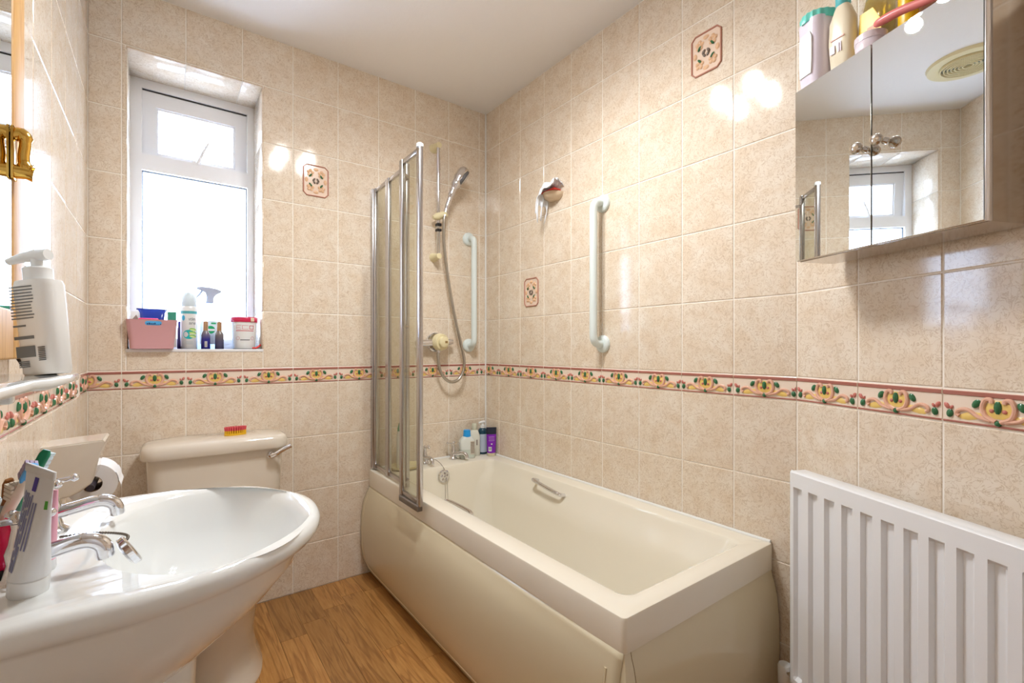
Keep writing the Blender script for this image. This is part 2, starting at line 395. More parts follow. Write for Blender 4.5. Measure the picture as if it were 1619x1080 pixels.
# walls
cb = [0]+[RX-(.4753+c*TW) for c in range(5, -4, -1)]+[RX-LX]
wall_back = make_wall('wall_back', RX, BD, PI, RX-LX, cb, (RX-WX1, RX-WX0, WZ0, WZ1), WD, plaques=[(RX-.5743, 1.911)])
cr = [2.1908-j*TW2-KY for j in range(8, -1, -1)]+[BD-KY]
wall_right = make_wall('wall_right', KX, KY, PI/2, BD-KY, cr, plaques=[(.921-KY, 2.163), (1.898-KY, 1.415)])
ca = [i*.202 for i in range(int(ALEN/.202)+1)]+[ALEN]
# angled wall: origin at its far (rear) end so that local x runs away from the camera
ca = [ALEN-v for v in reversed(ca)]; ca[0] = 0
wall_angled = make_wall('wall_angled', KX+ADx*ALEN, KY+ADy*ALEN, PI/2-ANG, ALEN, ca)
cl = [0]+[BD-(2.05-.206*i) for i in range(12)]+[BD-RY]
cl = [c for c in cl if c < BD-RY-.01]+[BD-RY]
wall_left = make_wall('wall_left', LX, BD, -PI/2, BD-RY, cl)
xe = KX+ADx*ALEN
wall_rear = make_wall('wall_rear', LX, RY, 0, xe-LX, [0, .19, .392, .594, .796, .998, xe-LX])
door = tag(box('door_1', (.12, 0, 0), (.82, .03, 1.98), UPVC, wall_rear, .004), kind='structure')
box('door_frame', (.06, 0, 0), (.12, .02, 2.05), UPVC, wall_rear, .004); box('door_frame', (.82, 0, 0), (.88, .02, 2.05), UPVC, wall_rear, .004); box('door_frame', (.12, 0, 1.98), (.82, .02, 2.05), UPVC, wall_rear, .004)
# silicone bead in the corner
tag(tube('trim_1', [(RX-.004, BD-.004, .5), (RX-.003, BD-.003, ZC)], .0045, SILIC, None, 6), kind='structure')

# window: reveal, frame, sash, panes
def revealtile(x0, x1, y0, y1, z0, z1): box('reveal_tile', (RX-x1, BD-y1, z0), (RX-x0, BD-y0, z1), TILE, wall_back, .0008, 1)
yw = BD+WD
for x0, x1 in ((WX0, .0717), (.0717, .2735), (.2735, WX1)): revealtile(x0+.001, x1-.001, BD+.001, yw, WZ1-.004, WZ1+.004)
for z0, z1 in [(max(WZ0, ZB+i*TH), min(WZ1-.004, ZB+(i+1)*TH)) for i in range(5)]:
    for xx in (WX0, WX1): revealtile(xx-.004, xx+.004, BD+.001, yw, z0+.001, z1-.001)
win = tag(boxes('window_1', [((WX0, yw, WZ0), (-.076, yw+.06, WZ1)), ((.3195, yw, WZ0), (WX1, yw+.06, WZ1)), ((-.076, yw, 2.241), (.3195, yw+.06, WZ1)), ((-.076, yw, 1.891), (.3195, yw+.06, 1.96)), ((-.076, yw, WZ0), (.3195, yw+.06, WZ0+.045))], UPVC), kind='structure')
box('window_sill', (WX0, BD-.002, WZ0-.012), (WX1, yw+.002, WZ0), UPVC, win, .002)
sash = boxes('opening_sash', [((-.198, 0, -.283), (-.15, .05, 0)), ((.15, .05, -.283), (.198, 0, 0)), ((-.15, 0, -.062), (.15, .05, 0)), ((-.15, 0, -.283), (.15, .05, -.262))], UPVC, win)
at(sash, (.1218, yw+.012, 2.236), (math.radians(3.5), 0, 0))
boxes('glazing_bead', [((-.15, .006, -.262), (-.142, .03, -.062)), ((.142, .006, -.262), (.15, .03, -.062)), ((-.142, .006, -.07), (.142, .03, -.062)), ((-.142, .006, -.262), (.142, .03, -.254))], UPVC, sash)
box('window_pane', (-.15, .022, -.262), (.15, .026, -.062), WINDOWG, sash)
box('gasket', (-.196, -.004, -.0005), (.196, .02, .0045), BLACKR, sash)
h = boxes('window_handle', [((-.02, -.03, -.283), (.012, .0, -.268))], UPVC, sash); tube('lever', [(0, -.028, -.276), (.02, -.034, -.225), (.042, -.034, -.175)], [.008, .006, .004], UPVC, h, 8)
box('window_pane', (-.076, yw+.03, WZ0+.045), (.3195, yw+.034, 1.891), WINDOWG, win)
boxes('gasket', [((-.076, yw+.02, 1.887), (.3195, yw+.03, 1.891)), ((-.076, yw+.02, WZ0+.045), (-.073, yw+.03, 1.887)), ((.3165, yw+.02, WZ0+.045), (.3195, yw+.03, 1.887))], mat('grey_gasket', (92, 94, 98), .5), win)

# ---------------------------------------------------------------- ceiling light and extractor fan
fit = thing('ceiling_spotlight', 'square chrome ceiling fitting with four spotlight heads', 'ceiling light', (.70, 1.21, ZC))
box('ceiling_plate', (-.10, -.10, -.016), (.10, .10, 0), CHROME, fit, .006)
for sx, sy in ((-1, 1), (1, 1), (1, -1), (-1, -1)):
    hx, hy = sx*.083, sy*.083
    hd = at(lathe('spot_head', [(.007, -.014), (.007, -.05), (.022, -.058), (.027, -.084), (.025, -.084), (.020, -.06)], CHROME, fit, 20, (True, False)), (hx, hy, 0))
    b = at(lathe('bulb_offscreen', [(.004, -.06), (.018, -.066), (.020, -.082), (.012, -.09), (.002, -.091)], mat('lamp_glass', (255, 250, 240), .3, Emission_Color=(1, .98, .96, 1), Emission_Strength=260), hd, 16))
    l = bpy.data.lights.new('spot_lamp_light_offscreen', 'SPOT'); l.spot_size = math.radians(178); l.spot_blend = 1; l.energy = LAMP_W; l.color = LAMP_COL; l.shadow_soft_size = .026
    lo = bpy.data.objects.new('spot_lamp_light_offscreen', l); COL.objects.link(lo); lo.parent = fit; lo.location = (hx, hy, -.122)
fan = thing('extractor_fan', 'round cream extractor fan grille with concentric rings set in the ceiling', 'extractor fan', (.075, 1.825, ZC))
lathe('surround', [(.155, 0), (.15, -.014), (.12, -.018), (.105, -.012), (.105, -.004)], CREAMP, fan, 40, (True, True))
lathe('duct_opening', [(.104, -.0125), (.002, -.0126)], mat('duct_grey', (120, 132, 128), .6), fan, 36, (True, False))
for i in range(7):
    r = .016+i*.0135; lathe('grille_ring', [(r, -.010), (r+.001, -.024), (r+.006, -.024), (r+.007, -.010)], CREAMP, fan, 36, (False, False))

# ---------------------------------------------------------------- bath
BX0, BX1, BY0, BY1, BZ = .8263, RX-.001, .695, BD-.001, .518
bath = thing('bathtub', 'cream acrylic bathtub with bowed side panel along the tiled wall', 'bathtub', ((BX0+BX1)/2, (BY0+BY1)/2, 0))
ox, oy = bath.location.x, bath.location.y
def br(l, r, n, f, rad, z): return rrect(BX0+l-ox, BX1-r-ox, BY0+n-oy, BY1-f-oy, rad, z, 10)
rings = [br(.012, .012, .012, .012, .01, .436), br(0, 0, 0, 0, .012, .436), br(0, 0, 0, 0, .012, .510), br(.002, .0005, .002, .0005, .012, .5155), br(.008, .002, .008, .002, .012, .518),
         br(.074, .064, .055, .155, .035, .5165), br(.082, .072, .063, .163, .04, .513), br(.088, .078, .070, .168, .045, .502), br(.094, .088, .085, .174, .05, .458), br(.098, .112, .10, .178, .055, .430),
         br(.106, .128, .15, .188, .07, .36), br(.122, .142, .25, .205, .09, .22), br(.145, .165, .31, .235, .11, .155), br(.2, .21, .40, .30, .13, .135)]
loft('tub', rings, BATHM, bath, (False, True), sharp=35)
def bloc(p): return Vector((p[0]-ox, p[1]-oy, p[2]))
prof = [(.437, .006), (.42, .0), (.40, -.012), (.36, -.027), (.30, -.037), (.22, -.040), (.15, -.038), (.09, -.030), (.045, -.014), (.015, 0), (.004, .006)]
V, Fc = [], []
ys = [BY1-.002, BY1-.012]+[BY1-.03-i*.1 for i in range(16)]+[BY0+.03, BY0+.004]
def bow(y): t_ = min(1, max(0, (y-BY0)/.6)); return .5+.5*t_*t_*(3-2*t_)
for y in ys:
    for z, dx in prof: V.append(bloc((BX0+dx*bow(y), y, z)))
for i in range(len(ys)-1):
    for j in range(len(prof)-1): a = i*len(prof)+j; Fc.append((a, a+1, a+1+len(prof), a+len(prof)))
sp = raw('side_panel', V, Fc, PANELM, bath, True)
md = sp.modifiers.new('thick', 'SOLIDIFY'); md.thickness = .003; md.offset = -1 if False else 1
def pdx(z):
    for (z1, d1), (z0, d0) in zip(prof, prof[1:]):
        if z0 <= z <= z1: return d0+(d1-d0)*(z-z0)/(z1-z0)
    return 0
path = []
for i in range(13): z = .40-.345*i/12; path.append((BY1-.035+(.02*math.cos(i/12*PI) if False else 0)-(.03*(max(0, i-8)/4)**2), z))
path += [(BY1-.12-i*.15, .045) for i in range(9)]
path += [(BY0+.05, .06)]+[(BY0+.045, .06+.33*i/8) for i in range(1, 9)]
tube('panel_moulding', [bloc((BX0+pdx(z)*bow(y)-.001, y, z)) for y, z in path], .005, PANELM, sp, 8)
# end panel and corner strip
V, Fc = [], []
xs = [BX0+.026, BX0+.05, BX0+.3, BX0+.55, BX1-.008]
for i, xq in enumerate(xs):
    for z, dx in prof: V.append(bloc((xq, BY0+dx*.55, z)))
for i in range(len(xs)-1):
    for j in range(len(prof)-1): a = i*len(prof)+j; Fc.append((a, a+1, a+1+len(prof), a+len(prof)))
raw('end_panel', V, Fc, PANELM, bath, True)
V, Fc = [], []
for z, dx in prof:
    for px_, py_ in ((BX0+dx*.5, BY0+.004), (BX0+dx*.5+.002, BY0+dx*.55), (BX0+.0245, BY0+dx*.55)): V.append(bloc((px_, py_, z)))
for j in range(len(prof)-1):
    for q in range(2): a = j*3+q; Fc.append((a, a+1, a+4, a+3))
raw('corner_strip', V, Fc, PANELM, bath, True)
tubes('silicone_seal', [([bloc((BX0+.01, BY1-.006, .519)), bloc((BX1-.006, BY1-.006, .519))], .006), ([bloc((BX1-.006, BY0+.006, .519)), bloc((BX1-.006, BY1-.007, .519))], .006)], SILIC, bath, 8)
def ribbed_handle(name, p0, p1, out, parent):
    a, b = Vector(p0), Vector(p1); o_ = Vector(out)
    pts = [a, a+o_*.7, a+o_+(b-a)*.06, a+o_*1.1+(b-a)*.3, a+o_*1.1+(b-a)*.7, b+o_+(a-b)*.06, b+o_*.7, b]
    return tube(name, spline(pts, 4), .009, CHROME, parent, 10)
gh = ribbed_handle('grip_handle', bloc((1.447, 1.745, .488)), bloc((1.442, 1.555, .464)), Vector((-.036, 0, .012)), bath)
gh2 = ribbed_handle('grip_handle', bloc((BX0+.090, 1.745, .478)), bloc((BX0+.092, 1.545, .478)), Vector((.036, 0, .008)), bath)
ovx, ovy, ovz = 1.155, BY1-.176, .468
ov = at(lathe('overflow', [(.0325, 0), (.0325, .004), (.028, .009), (.004, .0105)], CHROME, bath, 24), bloc((ovx, ovy, ovz)), (PI/2-.05, 0, 0))
cut = []
for i in range(6):
    a = i*2*PI/5+.3; q = 0 if i == 5 else .016
    c_ = lathe('cutter', [(.0045 if i == 5 else .006, .0015), (.0045 if i == 5 else .006, .02)], CHROME, ov, 12); c_.location = (q*math.cos(a), q*math.sin(a), 0); cut.append(c_)
    m_ = ov.modifiers.new('hole', 'BOOLEAN'); m_.operation = 'DIFFERENCE'; m_.object = c_; m_.solver = 'EXACT'
bpy.context.view_layer.update()
me_ = bpy.data.meshes.new_from_object(ov.evaluated_get(bpy.context.evaluated_depsgraph_get())); ov.modifiers.clear(); ov.data = me_; me_.name = 'overflow'
me_.set_sharp_from_angle(angle=math.radians(40))
for c_ in cut: bpy.data.objects.remove(c_)
pl = bloc((1.12, BY1-.05, .520))
tube('plug_chain', spline([bloc((1.13, BY1-.055, .545)), bloc((1.15, BY1-.12, .535)), bloc((1.16, BY1-.17, .505)), bloc((1.163, BY1-.188, .47))], 6), .0022, CHROME, bath, 6)
tube('plug_chain', spline([bloc((1.158, BY1-.188, .455)), bloc((1.156, BY1-.196, .32)), bloc((1.15, BY1-.22, .175)), bloc((1.165, BY1-.235, .168)), bloc((1.17, BY1-.2, .3)), bloc((1.168, BY1-.19, .45))], 6), .0018, CHROME, bath, 6)
def cross_tap(parent, base, ang=0, s=1.0, spout=.09, rise=.02):
    """old-style pillar tap; spout along local -y"""
    t = bpy.data.objects.new('pillar_tap', None)
    bd = lathe('pillar_tap', [(.024*s, 0), (.024*s, .006*s), (.017*s, .012*s), (.013*s, .03*s), (.015*s, .045*s), (.011*s, .058*s), (.008*s, .078*s), (.009*s, .085*s)], CHROME, parent, 20)
    at(bd, base, (0, 0, ang)); bpy.data.objects.remove(t)
    tube('spout', spline([(0, 0, .032*s), (0, -.03*s, (.034+rise)*s), (0, -spout*.75, (.040+rise)*s), (0, -spout*.97, (.030+rise)*s), (0, -spout*1.02, (.010+rise)*s)], 5), [.0115*s]*20+[.0105*s], CHROME, bd, 12)
    hb = []
    for i in range(4): a = i*PI/2+.4; hb.append(((0, 0, .088*s), (.030*s*math.cos(a), .030*s*math.sin(a), .09*s)))
    tubes('cross_handle', [(list(p), [.005*s, .0038*s]) for p in hb], CHROME, bd, 8)
    for i in range(4): a = i*PI/2+.4; at(lathe('handle_knob', [(.001, -.007*s), (.006*s, -.004*s), (.0075*s, 0), (.006*s, .004*s), (.001, .007*s)], CHROME, bd, 10), (.032*s*math.cos(a), .032*s*math.sin(a), .09*s))
    at(lathe('handle_cap', [(.009*s, 0), (.009*s, .008*s), (.004*s, .014*s), (.001, .0145*s)], CHROME, bd, 14), (0, 0, .086*s))
    return bd
cross_tap(bath, bloc((1.275, BY1-.06, BZ)), .5, .95, .085, 0); cross_tap(bath, bloc((1.105, BY1-.06, BZ)), .0, .95, .085, 0)

# ---------------------------------------------------------------- folding bath screen
scr = thing('folding_bath_screen', 'folding glass bath screen with satin aluminium frames standing on the bath rim', 'bath screen', (.85, BD-.005, BZ))
def spanel(a, b, z0=.012, z1=1.40, post=.011, name='screen_panel'):
    a, b = Vector((*a, 0)), Vector((*b, 0)); d = b-a; L_ = d.length; an = math.atan2(d.y, d.x)
    P_ = box(name, (.008, -.0025, z0+.012), (L_-.008, .0025, z1-.012), SCREENG, scr); at(P_, a, (0, 0, an))
    for xx in (0, L_): box('frame_post', (xx-post, -.009, z0-.006), (xx+post, .009, z1+.004), ALU, P_, .003)
    for zz in (z0, z1-.018): box('frame_rail', (post, -.007, zz), (L_-post, .007, zz+.018), ALU, P_, .002)
    return P_
lx, ly = scr.location.x, scr.location.y
box('wall_profile', (-.015, -.022, .004), (.015, .004, 1.405), ALU, scr, .003)
spanel((0, -.03), (-.001, 2.134-ly)); spanel((-.002, 2.116-ly), (-.006, 1.905-ly))
spanel((-.052, 1.846-ly), (-.053, 1.678-ly), -.0, 1.385, .013)
for zz in (.04, .7, 1.34): tube('hinge', [(-.006, 1.895-ly, zz), (-.03, 1.868-ly, zz), (-.052, 1.852-ly, zz)], .007, ALU, scr, 8)
lathe('end_cap', [(.014, 0), (.014, .012), (.008, .016)], WHITEP, scr, 16).location = (-.053, 1.678-ly, 1.386)
box('bottom_seal', (-.066, 1.672-ly, -.026), (-.044, 1.852-ly, -.002), mat('grey_seal', (120, 110, 100), .5), scr, .003)

# ---------------------------------------------------------------- shower
YB = BD
sh = thing('shower_rail', 'chrome shower riser rail with handset, hose and cream thermostatic valve on tiled wall', 'shower', (1.2149, BD, 1.12))
def sl(p): return Vector((p[0]-1.2149, p[1]-BD, p[2]-1.12))
ry = BD-.055
def bp(px, py, off=.055): return sl(onY(px, py, BD-off))
rx_ = onY(693, 300, ry).x; zt, zbm = onY(693, 230, ry).z, onY(692, 405, ry).z
tube('riser_rail', [sl((rx_, ry, zbm)), sl((rx_, ry, zt))], .0095, CHROME, sh, 14)
for zz in (zt, zbm):
    tube('rail_bracket', [sl((rx_, BD, zz)), sl((rx_, BD-.03, zz)), sl((rx_, ry-.012, zz))], [.026, .019, .015], CREAMP, sh, 18)
zs = onY(692, 343, ry).z
sd = tube('slider', [sl((rx_-.03, ry+.002, zs-.006)), sl((rx_-.005, ry, zs)), sl((rx_+.02, ry-.02, zs+.012)), sl((rx_+.036, ry-.034, zs+.014))], [.010, .021, .017, .015], CREAMP, sh, 14)
boxes('slider_lock', [((rx_-1.2149-.012, -.07, zs-1.12-.05), (rx_-1.2149+.012, -.043, zs-1.12-.036)), ((rx_-1.2149-.012, -.07, zs-1.12-.078), (rx_-1.2149+.012, -.043, zs-1.12-.066))], BLACKR, sd)
hoff = .085
hp = [bp(703, 343, hoff), bp(706, 330, hoff), bp(712, 312, hoff+.005), bp(718, 297, hoff+.012), bp(728, 280, hoff+.018), bp(737, 268, hoff+.02)]
hd = tube('shower_handset', spline(hp, 5), [.011]*6+[.013]*5+[.017]*5+[.026]*3+[.034]*3+[.035, .032, .027, .014], CHROME, sh, 16)
c0 = bp(728, 285, hoff+.022); c1 = bp(733, 288, hoff+.03)
fc = at(lathe('spray_face', [(.034, -.006), (.044, .0), (.044, .010), (.040, .014), (.004, .015)], mat('spray_grey', (120, 122, 126), .25, .6), hd, 20), bp(731, 282, hoff+.02))
fc.rotation_euler = Vector((.8, -.25, -.55)).to_track_quat('Z', 'Y').to_euler(); fc.scale = (1, 1.15, 1)
vz = onY(697, 541, BD-.07).z; vx = onY(699, 541, BD-.08).x
vb = tube('valve_body', [sl((vx-.13, BD-.04, vz-.008)), sl((vx-.045, BD-.04, vz-.004)), sl((vx+.05, BD-.04, vz)), sl((vx+.085, BD-.04, vz+.002))], [.018, .020, .020, .014], CHROME, sh, 16)
vp = at(lathe('valve_dial', [(.047, 0), (.047, .012), (.044, .03), (.040, .034), (.030, .034), (.029, .05), (.024, .054), (.002, .054)], CREAMP, sh, 28), sl((vx, BD-.045, vz)), (PI/2, 0, .15))
at(box('dial_mark', (-.004, -.006, 0), (.012, .006, .0015), mat('dial_brown', (150, 120, 70), .4), vp), (.005, 0, .0537))
at(lathe('valve_plate', [(.052, 0), (.052, .016), (.046, .022)], CHROME, sh, 28), sl((vx-.005, BD, vz)), (PI/2, 0, 0))
ho = .06
hose = spline([bp(693, 553, .05), bp(693, 570, ho), bp(696, 586, ho), bp(704, 599, ho), bp(714, 604, ho), bp(725, 600, ho), bp(732, 588, ho), bp(734, 570, ho), bp(729, 545, ho), bp(722, 515, ho), bp(714, 475, ho), bp(707, 430, ho), bp(702, 385, hoff-.01), bp(702, 350, hoff), hp[0]], 6)
tube('shower_hose', hose, .0085, mat('hose_steel', (188, 184, 176), .28, 1), sh, 10)
tube('hose_nut', [bp(693, 550, .05), bp(693, 558, .052)], .012, CHROME, sh, 12)

# ---------------------------------------------------------------- grab rails
def grab(name, label, loc, rz, z0, z1, group=None):
    t = thing(name, label, 'grab rail', loc, rz)
    pts = spline([(0, 0, z1), (0, .03, z1), (0, .052, z1-.008), (0, .062, z1-.035), (0, .062, z1-.12), (0, .062, (z0+z1)/2), (0, .062, z0+.12), (0, .062, z0+.035), (0, .052, z0+.008), (0, .03, z0), (0, 0, z0)], 5)
    tube('bar', [(p.x, p.y, p.z-loc[2]) for p in pts], .0165, GRAB, t, 16)
    for z in (z0, z1): at(lathe('flange', [(.038, 0), (.038, .008), (.033, .014), (.018, .017)], GRAB, t, 24), (0, 0, z-loc[2]), (-PI/2, 0, 0))
    return t
grab('grab_rail', 'white plastic grab rail beside the shower hose', (1.410, BD, 1.142), PI, 1.142, 1.752)
grab('grab_rail', 'white plastic grab rail on the tiled wall between the soap dish and the mirror cabinet', (RX, 1.402, 1.143), PI/2, 1.143, 1.750)

# ---------------------------------------------------------------- soap dish with cloth on the right wall
spos = onX(878, 310, RX)
sd = thing('soap_dish', 'small beige ceramic soap dish fixed to the tiled wall, holding a white cloth', 'soap dish', (RX, spos.y, spos.z), PI/2)
V = []
loft('dish', [[(x*s, max(0, y*s2)+0, z) for x, y in [(.062*math.cos(a), .062*math.sin(a)) for a in [PI*i/14 for i in range(15)]]] for z, s, s2 in ((.008, .95, 1.05), (0, .92, 1.0), (-.014, .82, .85), (-.026, .5, .45))], mat('beige_glaze', (224, 200, 170), .12), sd, (True, True))
for i in range(7): blobs('drain_rib', [(-.042+i*.014, .03, .013, .004, .024, .003, 0)], MATS['beige_glaze'], sd, 8, 4)
ck = thing('soap_packet', 'red labelled soap wrapper lying in the wall soap dish', 'packet', (RX, spos.y, spos.z+.009), PI/2)
box('packet_body', (-.056, .012, 0), (.05, .060, .008), mat('red_wrapper', (214, 44, 36), .35), ck, .004); box('packet_end', (.042, .0118, .0003), (.054, .0602, .0082), mat('black_print', (40, 36, 40), .4), ck, .003)
random.seed(5); n = 28; V, Fc = [], []
for i in range(n):
    for j in range(n):
        u, v = i/(n-1), j/(n-1); fold = .006*math.sin(13*u+3*v)+.005*math.sin(21*v-5*u)
        x = -.066+.14*u; y = .006+.078*v+fold*.6; z = .016-.016*max(0, v-.8)/.2+.030*math.sin(PI*(.12+.80*v))*(1-.15*u)+fold+.010*math.exp(-((u-.12)/.1)**2)
        if u > .66: k = (u-.66)/.34; z -= .125*k**1.6*(1+.3*math.sin(17*v)); x -= .022*k; y += .012*math.sin(19*v)*k
        V.append((x, y, z+random.uniform(-.001, .001)))
for i in range(n-1):
    for j in range(n-1): a = i*n+j; Fc.append((a, a+1, a+n+1, a+n))
cl_ = raw('cloth', V, Fc, mat('white_cloth', (240, 244, 250), .8), None, True); cl_.modifiers.new('t', 'SOLIDIFY').thickness = .002
at(cl_, (RX, spos.y, spos.z), (0, 0, PI/2)); tag(cl_, 'crumpled white cloth draped over the wall soap dish', 'cloth')

# ---------------------------------------------------------------- radiator (against the angled wall)
def AW(s, off, z=0): return (KX+ADx*s-math.cos(ANG)*off, KY+ADy*s+math.sin(ANG)*off, z)
RZA = PI/2-ANG                                   # local x = back along the wall, local y = out into the room
rad = thing('radiator', 'white ribbed panel radiator on the tiled wall under the mirror cabinet', 'radiator', AW(0, 0), RZA)
S0, PT, NR = .087, .0505, 21; rz0, rz1 = .17, .785
V, Fc = [], []
# pressed front: flat border, recessed flutes
xs = [S0]; prof_x = [(S0, 0), (S0+.006, .0)]
for i in range(NR):
    c = S0+.024+i*PT; prof_x += [(c-.012, 0), (c-.008, -.011), (c+.008, -.011), (c+.018, 0)]
xend = S0+.024+NR*PT; prof_x += [(xend, 0)]
zz = [(rz0, 0), (rz0+.04, 0), (rz0+.048, 1), (rz1-.052, 1), (rz1-.044, 0), (rz1-.006, 0), (rz1, -.5)]
for z, k in zz:
    for x, d in prof_x: V.append((-x, .10+(d*k if k >= 0 else -.005), z))
n = len(prof_x)
for i in range(len(zz)-1):
    for j in range(n-1): a = i*n+j; Fc.append((a, a+1, a+n+1, a+n))
fp = raw('front_panel', V, Fc, RADW, rad, True, sharp=22); fp.modifiers.new('t', 'SOLIDIFY').thickness = .0015
box('back_panel', (-xend, .045, rz0), (-S0, .052, rz1-.004), RADW, rad, .003)
box('top_edge', (-xend, .051, rz1-.012), (-S0, .097, rz1-.001), RADW, rad, .004)
box('side_edge', (-S0-.006, .05, rz0), (-S0, .098, rz1-.002), RADW, rad, .003)
box('wall_bracket', (-.25, -.001, .35), (-.22, .046, .7), RADW, rad, .002); box('wall_bracket', (-.95, -.001, .35), (-.92, .046, .7), RADW, rad, .002)
vx_ = -.028
tube('supply_pipe', [(vx_, .065, 0), (vx_, .065, .14)], .0075, CHROME, rad, 12)
tube('valve', [(vx_, .065, .15), (-S0-.004, .07, .195)] if False else [(vx_-.005, .065, .185), (-S0-.004, .07, .19)], .009, CHROME, rad, 12)
at(lathe('valve_cap', [(.014, .0), (.019, .012), (.019, .06), (.016, .066), (.008, .066)], WHITEP, rad, 20), (vx_, .065, .135))
bk = lathe('rubber_foot', [(.03, 0), (.034, .012), (.028, .045), (.012, .058), (.001, .060)], BLACKR, None, 20)
p = onZ(1178, 1082, .06); at(bk, (p.x, p.y, 0)); tag(bk, 'small domed black rubber stop on the floor by the bath end panel', 'door stop')

# ---------------------------------------------------------------- mirror cabinet and the things on top of it
cab = thing('mirror_cabinet', 'polished steel wall cabinet with two mirrored doors', 'cabinet', AW(.155, .027, 1.3486), RZA+.043)
CW, CH_, CD = .41, .443, .122
for q in (-.06, -CW+.09): box('wall_bracket', (q-.02, -.030, .30), (q+.02, .001, .36), mat('polished_steel'), cab)
body = boxes('cabinet_body', [((-CW, 0, 0), (0, .002, CH_)), ((-.002, .002, 0), (0, CD-.016, CH_)), ((-CW, .002, 0), (-CW+.002, CD-.016, CH_)), ((-CW+.002, .002, 0), (-.002, CD-.016, .002)), ((-CW+.002, .002, CH_-.002), (-.002, CD-.016, CH_))], STEEL, cab)
for i, (x0, x1) in enumerate(((-.2040, 0), (-CW, -.2060))):
    d = box('door', (x0, CD-.014, .001), (x1, CD-.005, CH_-.001), STEEL, cab, .001, 1)
    box('mirror', (x0+.001, CD-.005, .002), (x1-.001, CD, CH_-.002), MIRROR, d)
    kx = -.191 if i == 0 else -.236
    k = at(lathe('knob', [(.007, 0), (.007, .003), (.0045, .007), (.0045, .014), (.011, .02), (.0125, .026), (.010, .032), (.004, .035), (.001, .0352)], STEEL, d, 16), (kx, CD, .216), (-PI/2, 0, 0))
box('lit_edge_strip', (-CW-.0035, CD-.016, 0), (-CW, CD+.0005, CH_), mat('lit_edge_white', (236, 236, 240), .2, .8), cab, .001, 1)  # pale strip paints in the light caught along the near door's bevelled edge
ZT = 1.792
def top(name, label, cat, s, off, rz=0, group=None): return thing(name, label, cat, AW(s, off, ZT), RZA+PI+rz, group)     # local x runs toward the camera, local -y faces the room
t = top('storage_tub', 'lilac white plastic tub with scalloped turquoise lid on the cabinet', 'container', .186, .094, .0)
LIL = mat('lilac_white_plastic', (232, 222, 234), .25)
rbody('tub_body', [(0, .05, .08, .018), (.004, .062, .09, .022), (.03, .068, .094, .024), (.13, .07, .094, .024), (.168, .07, .094, .02)], LIL, t)
rbody('front_window', [(.028, .036, .004, .0015, 0, -.0475), (.06, .040, .004, .0015, 0, -.0475), (.12, .040, .004, .0015, 0, -.0475), (.135, .03, .004, .0015, 0, -.0475)], WHITEP, t)
lidm = mat('turquoise_plastic', (120, 222, 208), .3)
loft('lid', [[(.039*s*math.cos(a)*(1+.03*math.cos(18*a)), .051*s*math.sin(a)*(1+.03*math.cos(18*a)), z) for a in [2*PI*i/72 for i in range(72)]] for z, s in ((.164, 1), (.18, 1.02), (.186, .95), (.188, .3))], lidm, t)
t = top('shampoo_bottle', 'cream oval lotion bottle with turquoise cap on the cabinet', 'bottle', .252, .096, .2)
CRM = mat('cream_bottle', (240, 228, 200), .25)
rbody('bottle_body', [(0, .04, .03, .014), (.006, .05, .036, .017), (.08, .062, .042, .02), (.13, .058, .04, .019), (.16, .036, .03, .014), (.168, .028, .026, .012)], CRM, t)
lathe('cap', [(.014, .166), (.016, .17), (.016, .2), (.012, .204)], mat('turquoise_cap', (96, 196, 202), .3), t, 20)
boxes('label_print', [((-.018, -.0225, .05), (-.006, -.0218, .07)), ((.0, -.0222, .05), (.004, -.0216, .072)), ((.006, -.0222, .05), (.009, -.0214, .072))], mat('pale_lilac_print', (206, 186, 200), .4), t); box('label_stripe', (-.016, -.0232, .082), (.016, -.0215, .085), mat('salmon_print', (228, 160, 140), .4), t)
t = top('baby_oil_bottle', 'yellow labelled clear bottle on the cabinet behind the white pot', 'bottle', .315, .064, .1)
rbody('bottle_body', [(0, .058, .034, .015), (.004, .064, .038, .017), (.12, .064, .038, .017), (.15, .05, .034, .015), (.165, .026, .026, .012), (.185, .022, .022, .011)], YELLOWC, t)
rbody('label_front', [(.02, .05, .001, .0004, -.006, -.0195), (.08, .052, .001, .0004, -.006, -.0195), (.12, .03, .001, .0004, -.014, -.0195)], mat('yellow_label', (248, 206, 20), .35), t)
text("een's", .016, mat('dark_print', (60, 40, 40), .4), t, (.0, -.0204, .055)); box('label_spot', (-.012, -.0206, .068), (.004, -.02, .078), mat('orange_print', (232, 120, 50), .4), t)
t = top('yellow_bottle', 'slim yellow plastic bottle with deep yellow shoulders on the cabinet', 'bottle', .372, .05, 0)
rbody('bottle_body', [(0, .03, .03, .013), (.005, .036, .034, .015), (.13, .036, .034, .015), (.15, .026, .026, .012), (.2, .022, .022, .01)], mat('deep_yellow_plastic', (246, 198, 24), .3), t)
t = top('amber_bottle', 'amber liquid bottle on the cabinet beside the white framed box', 'bottle', .424, .045, 0)
rbody('bottle_body', [(0, .05, .034, .014), (.005, .056, .038, .016), (.15, .056, .038, .016), (.18, .03, .028, .012), (.21, .026, .026, .012)], AMBERP, t)
t = top('cream_jar', 'low white cream pot at the cabinet edge below the pink handle', 'jar', .335, .108, 0)
lathe('jar_body', [(.026, 0), (.029, .003), (.030, .022), (.027, .026)], mat('pale_lilac_jar', (236, 224, 232), .25), t, 24); lathe('jar_lid', [(.031, .022), (.031, .036), (.026, .040), (.002, .040)], mat('pale_lilac_jar'), t, 24)
t = top('hairbrush', 'pink handled hairbrush lying across the cabinet edge', 'brush', .43, .108, 0)
PK = mat('coral_pink_plastic', (232, 128, 124), .3)
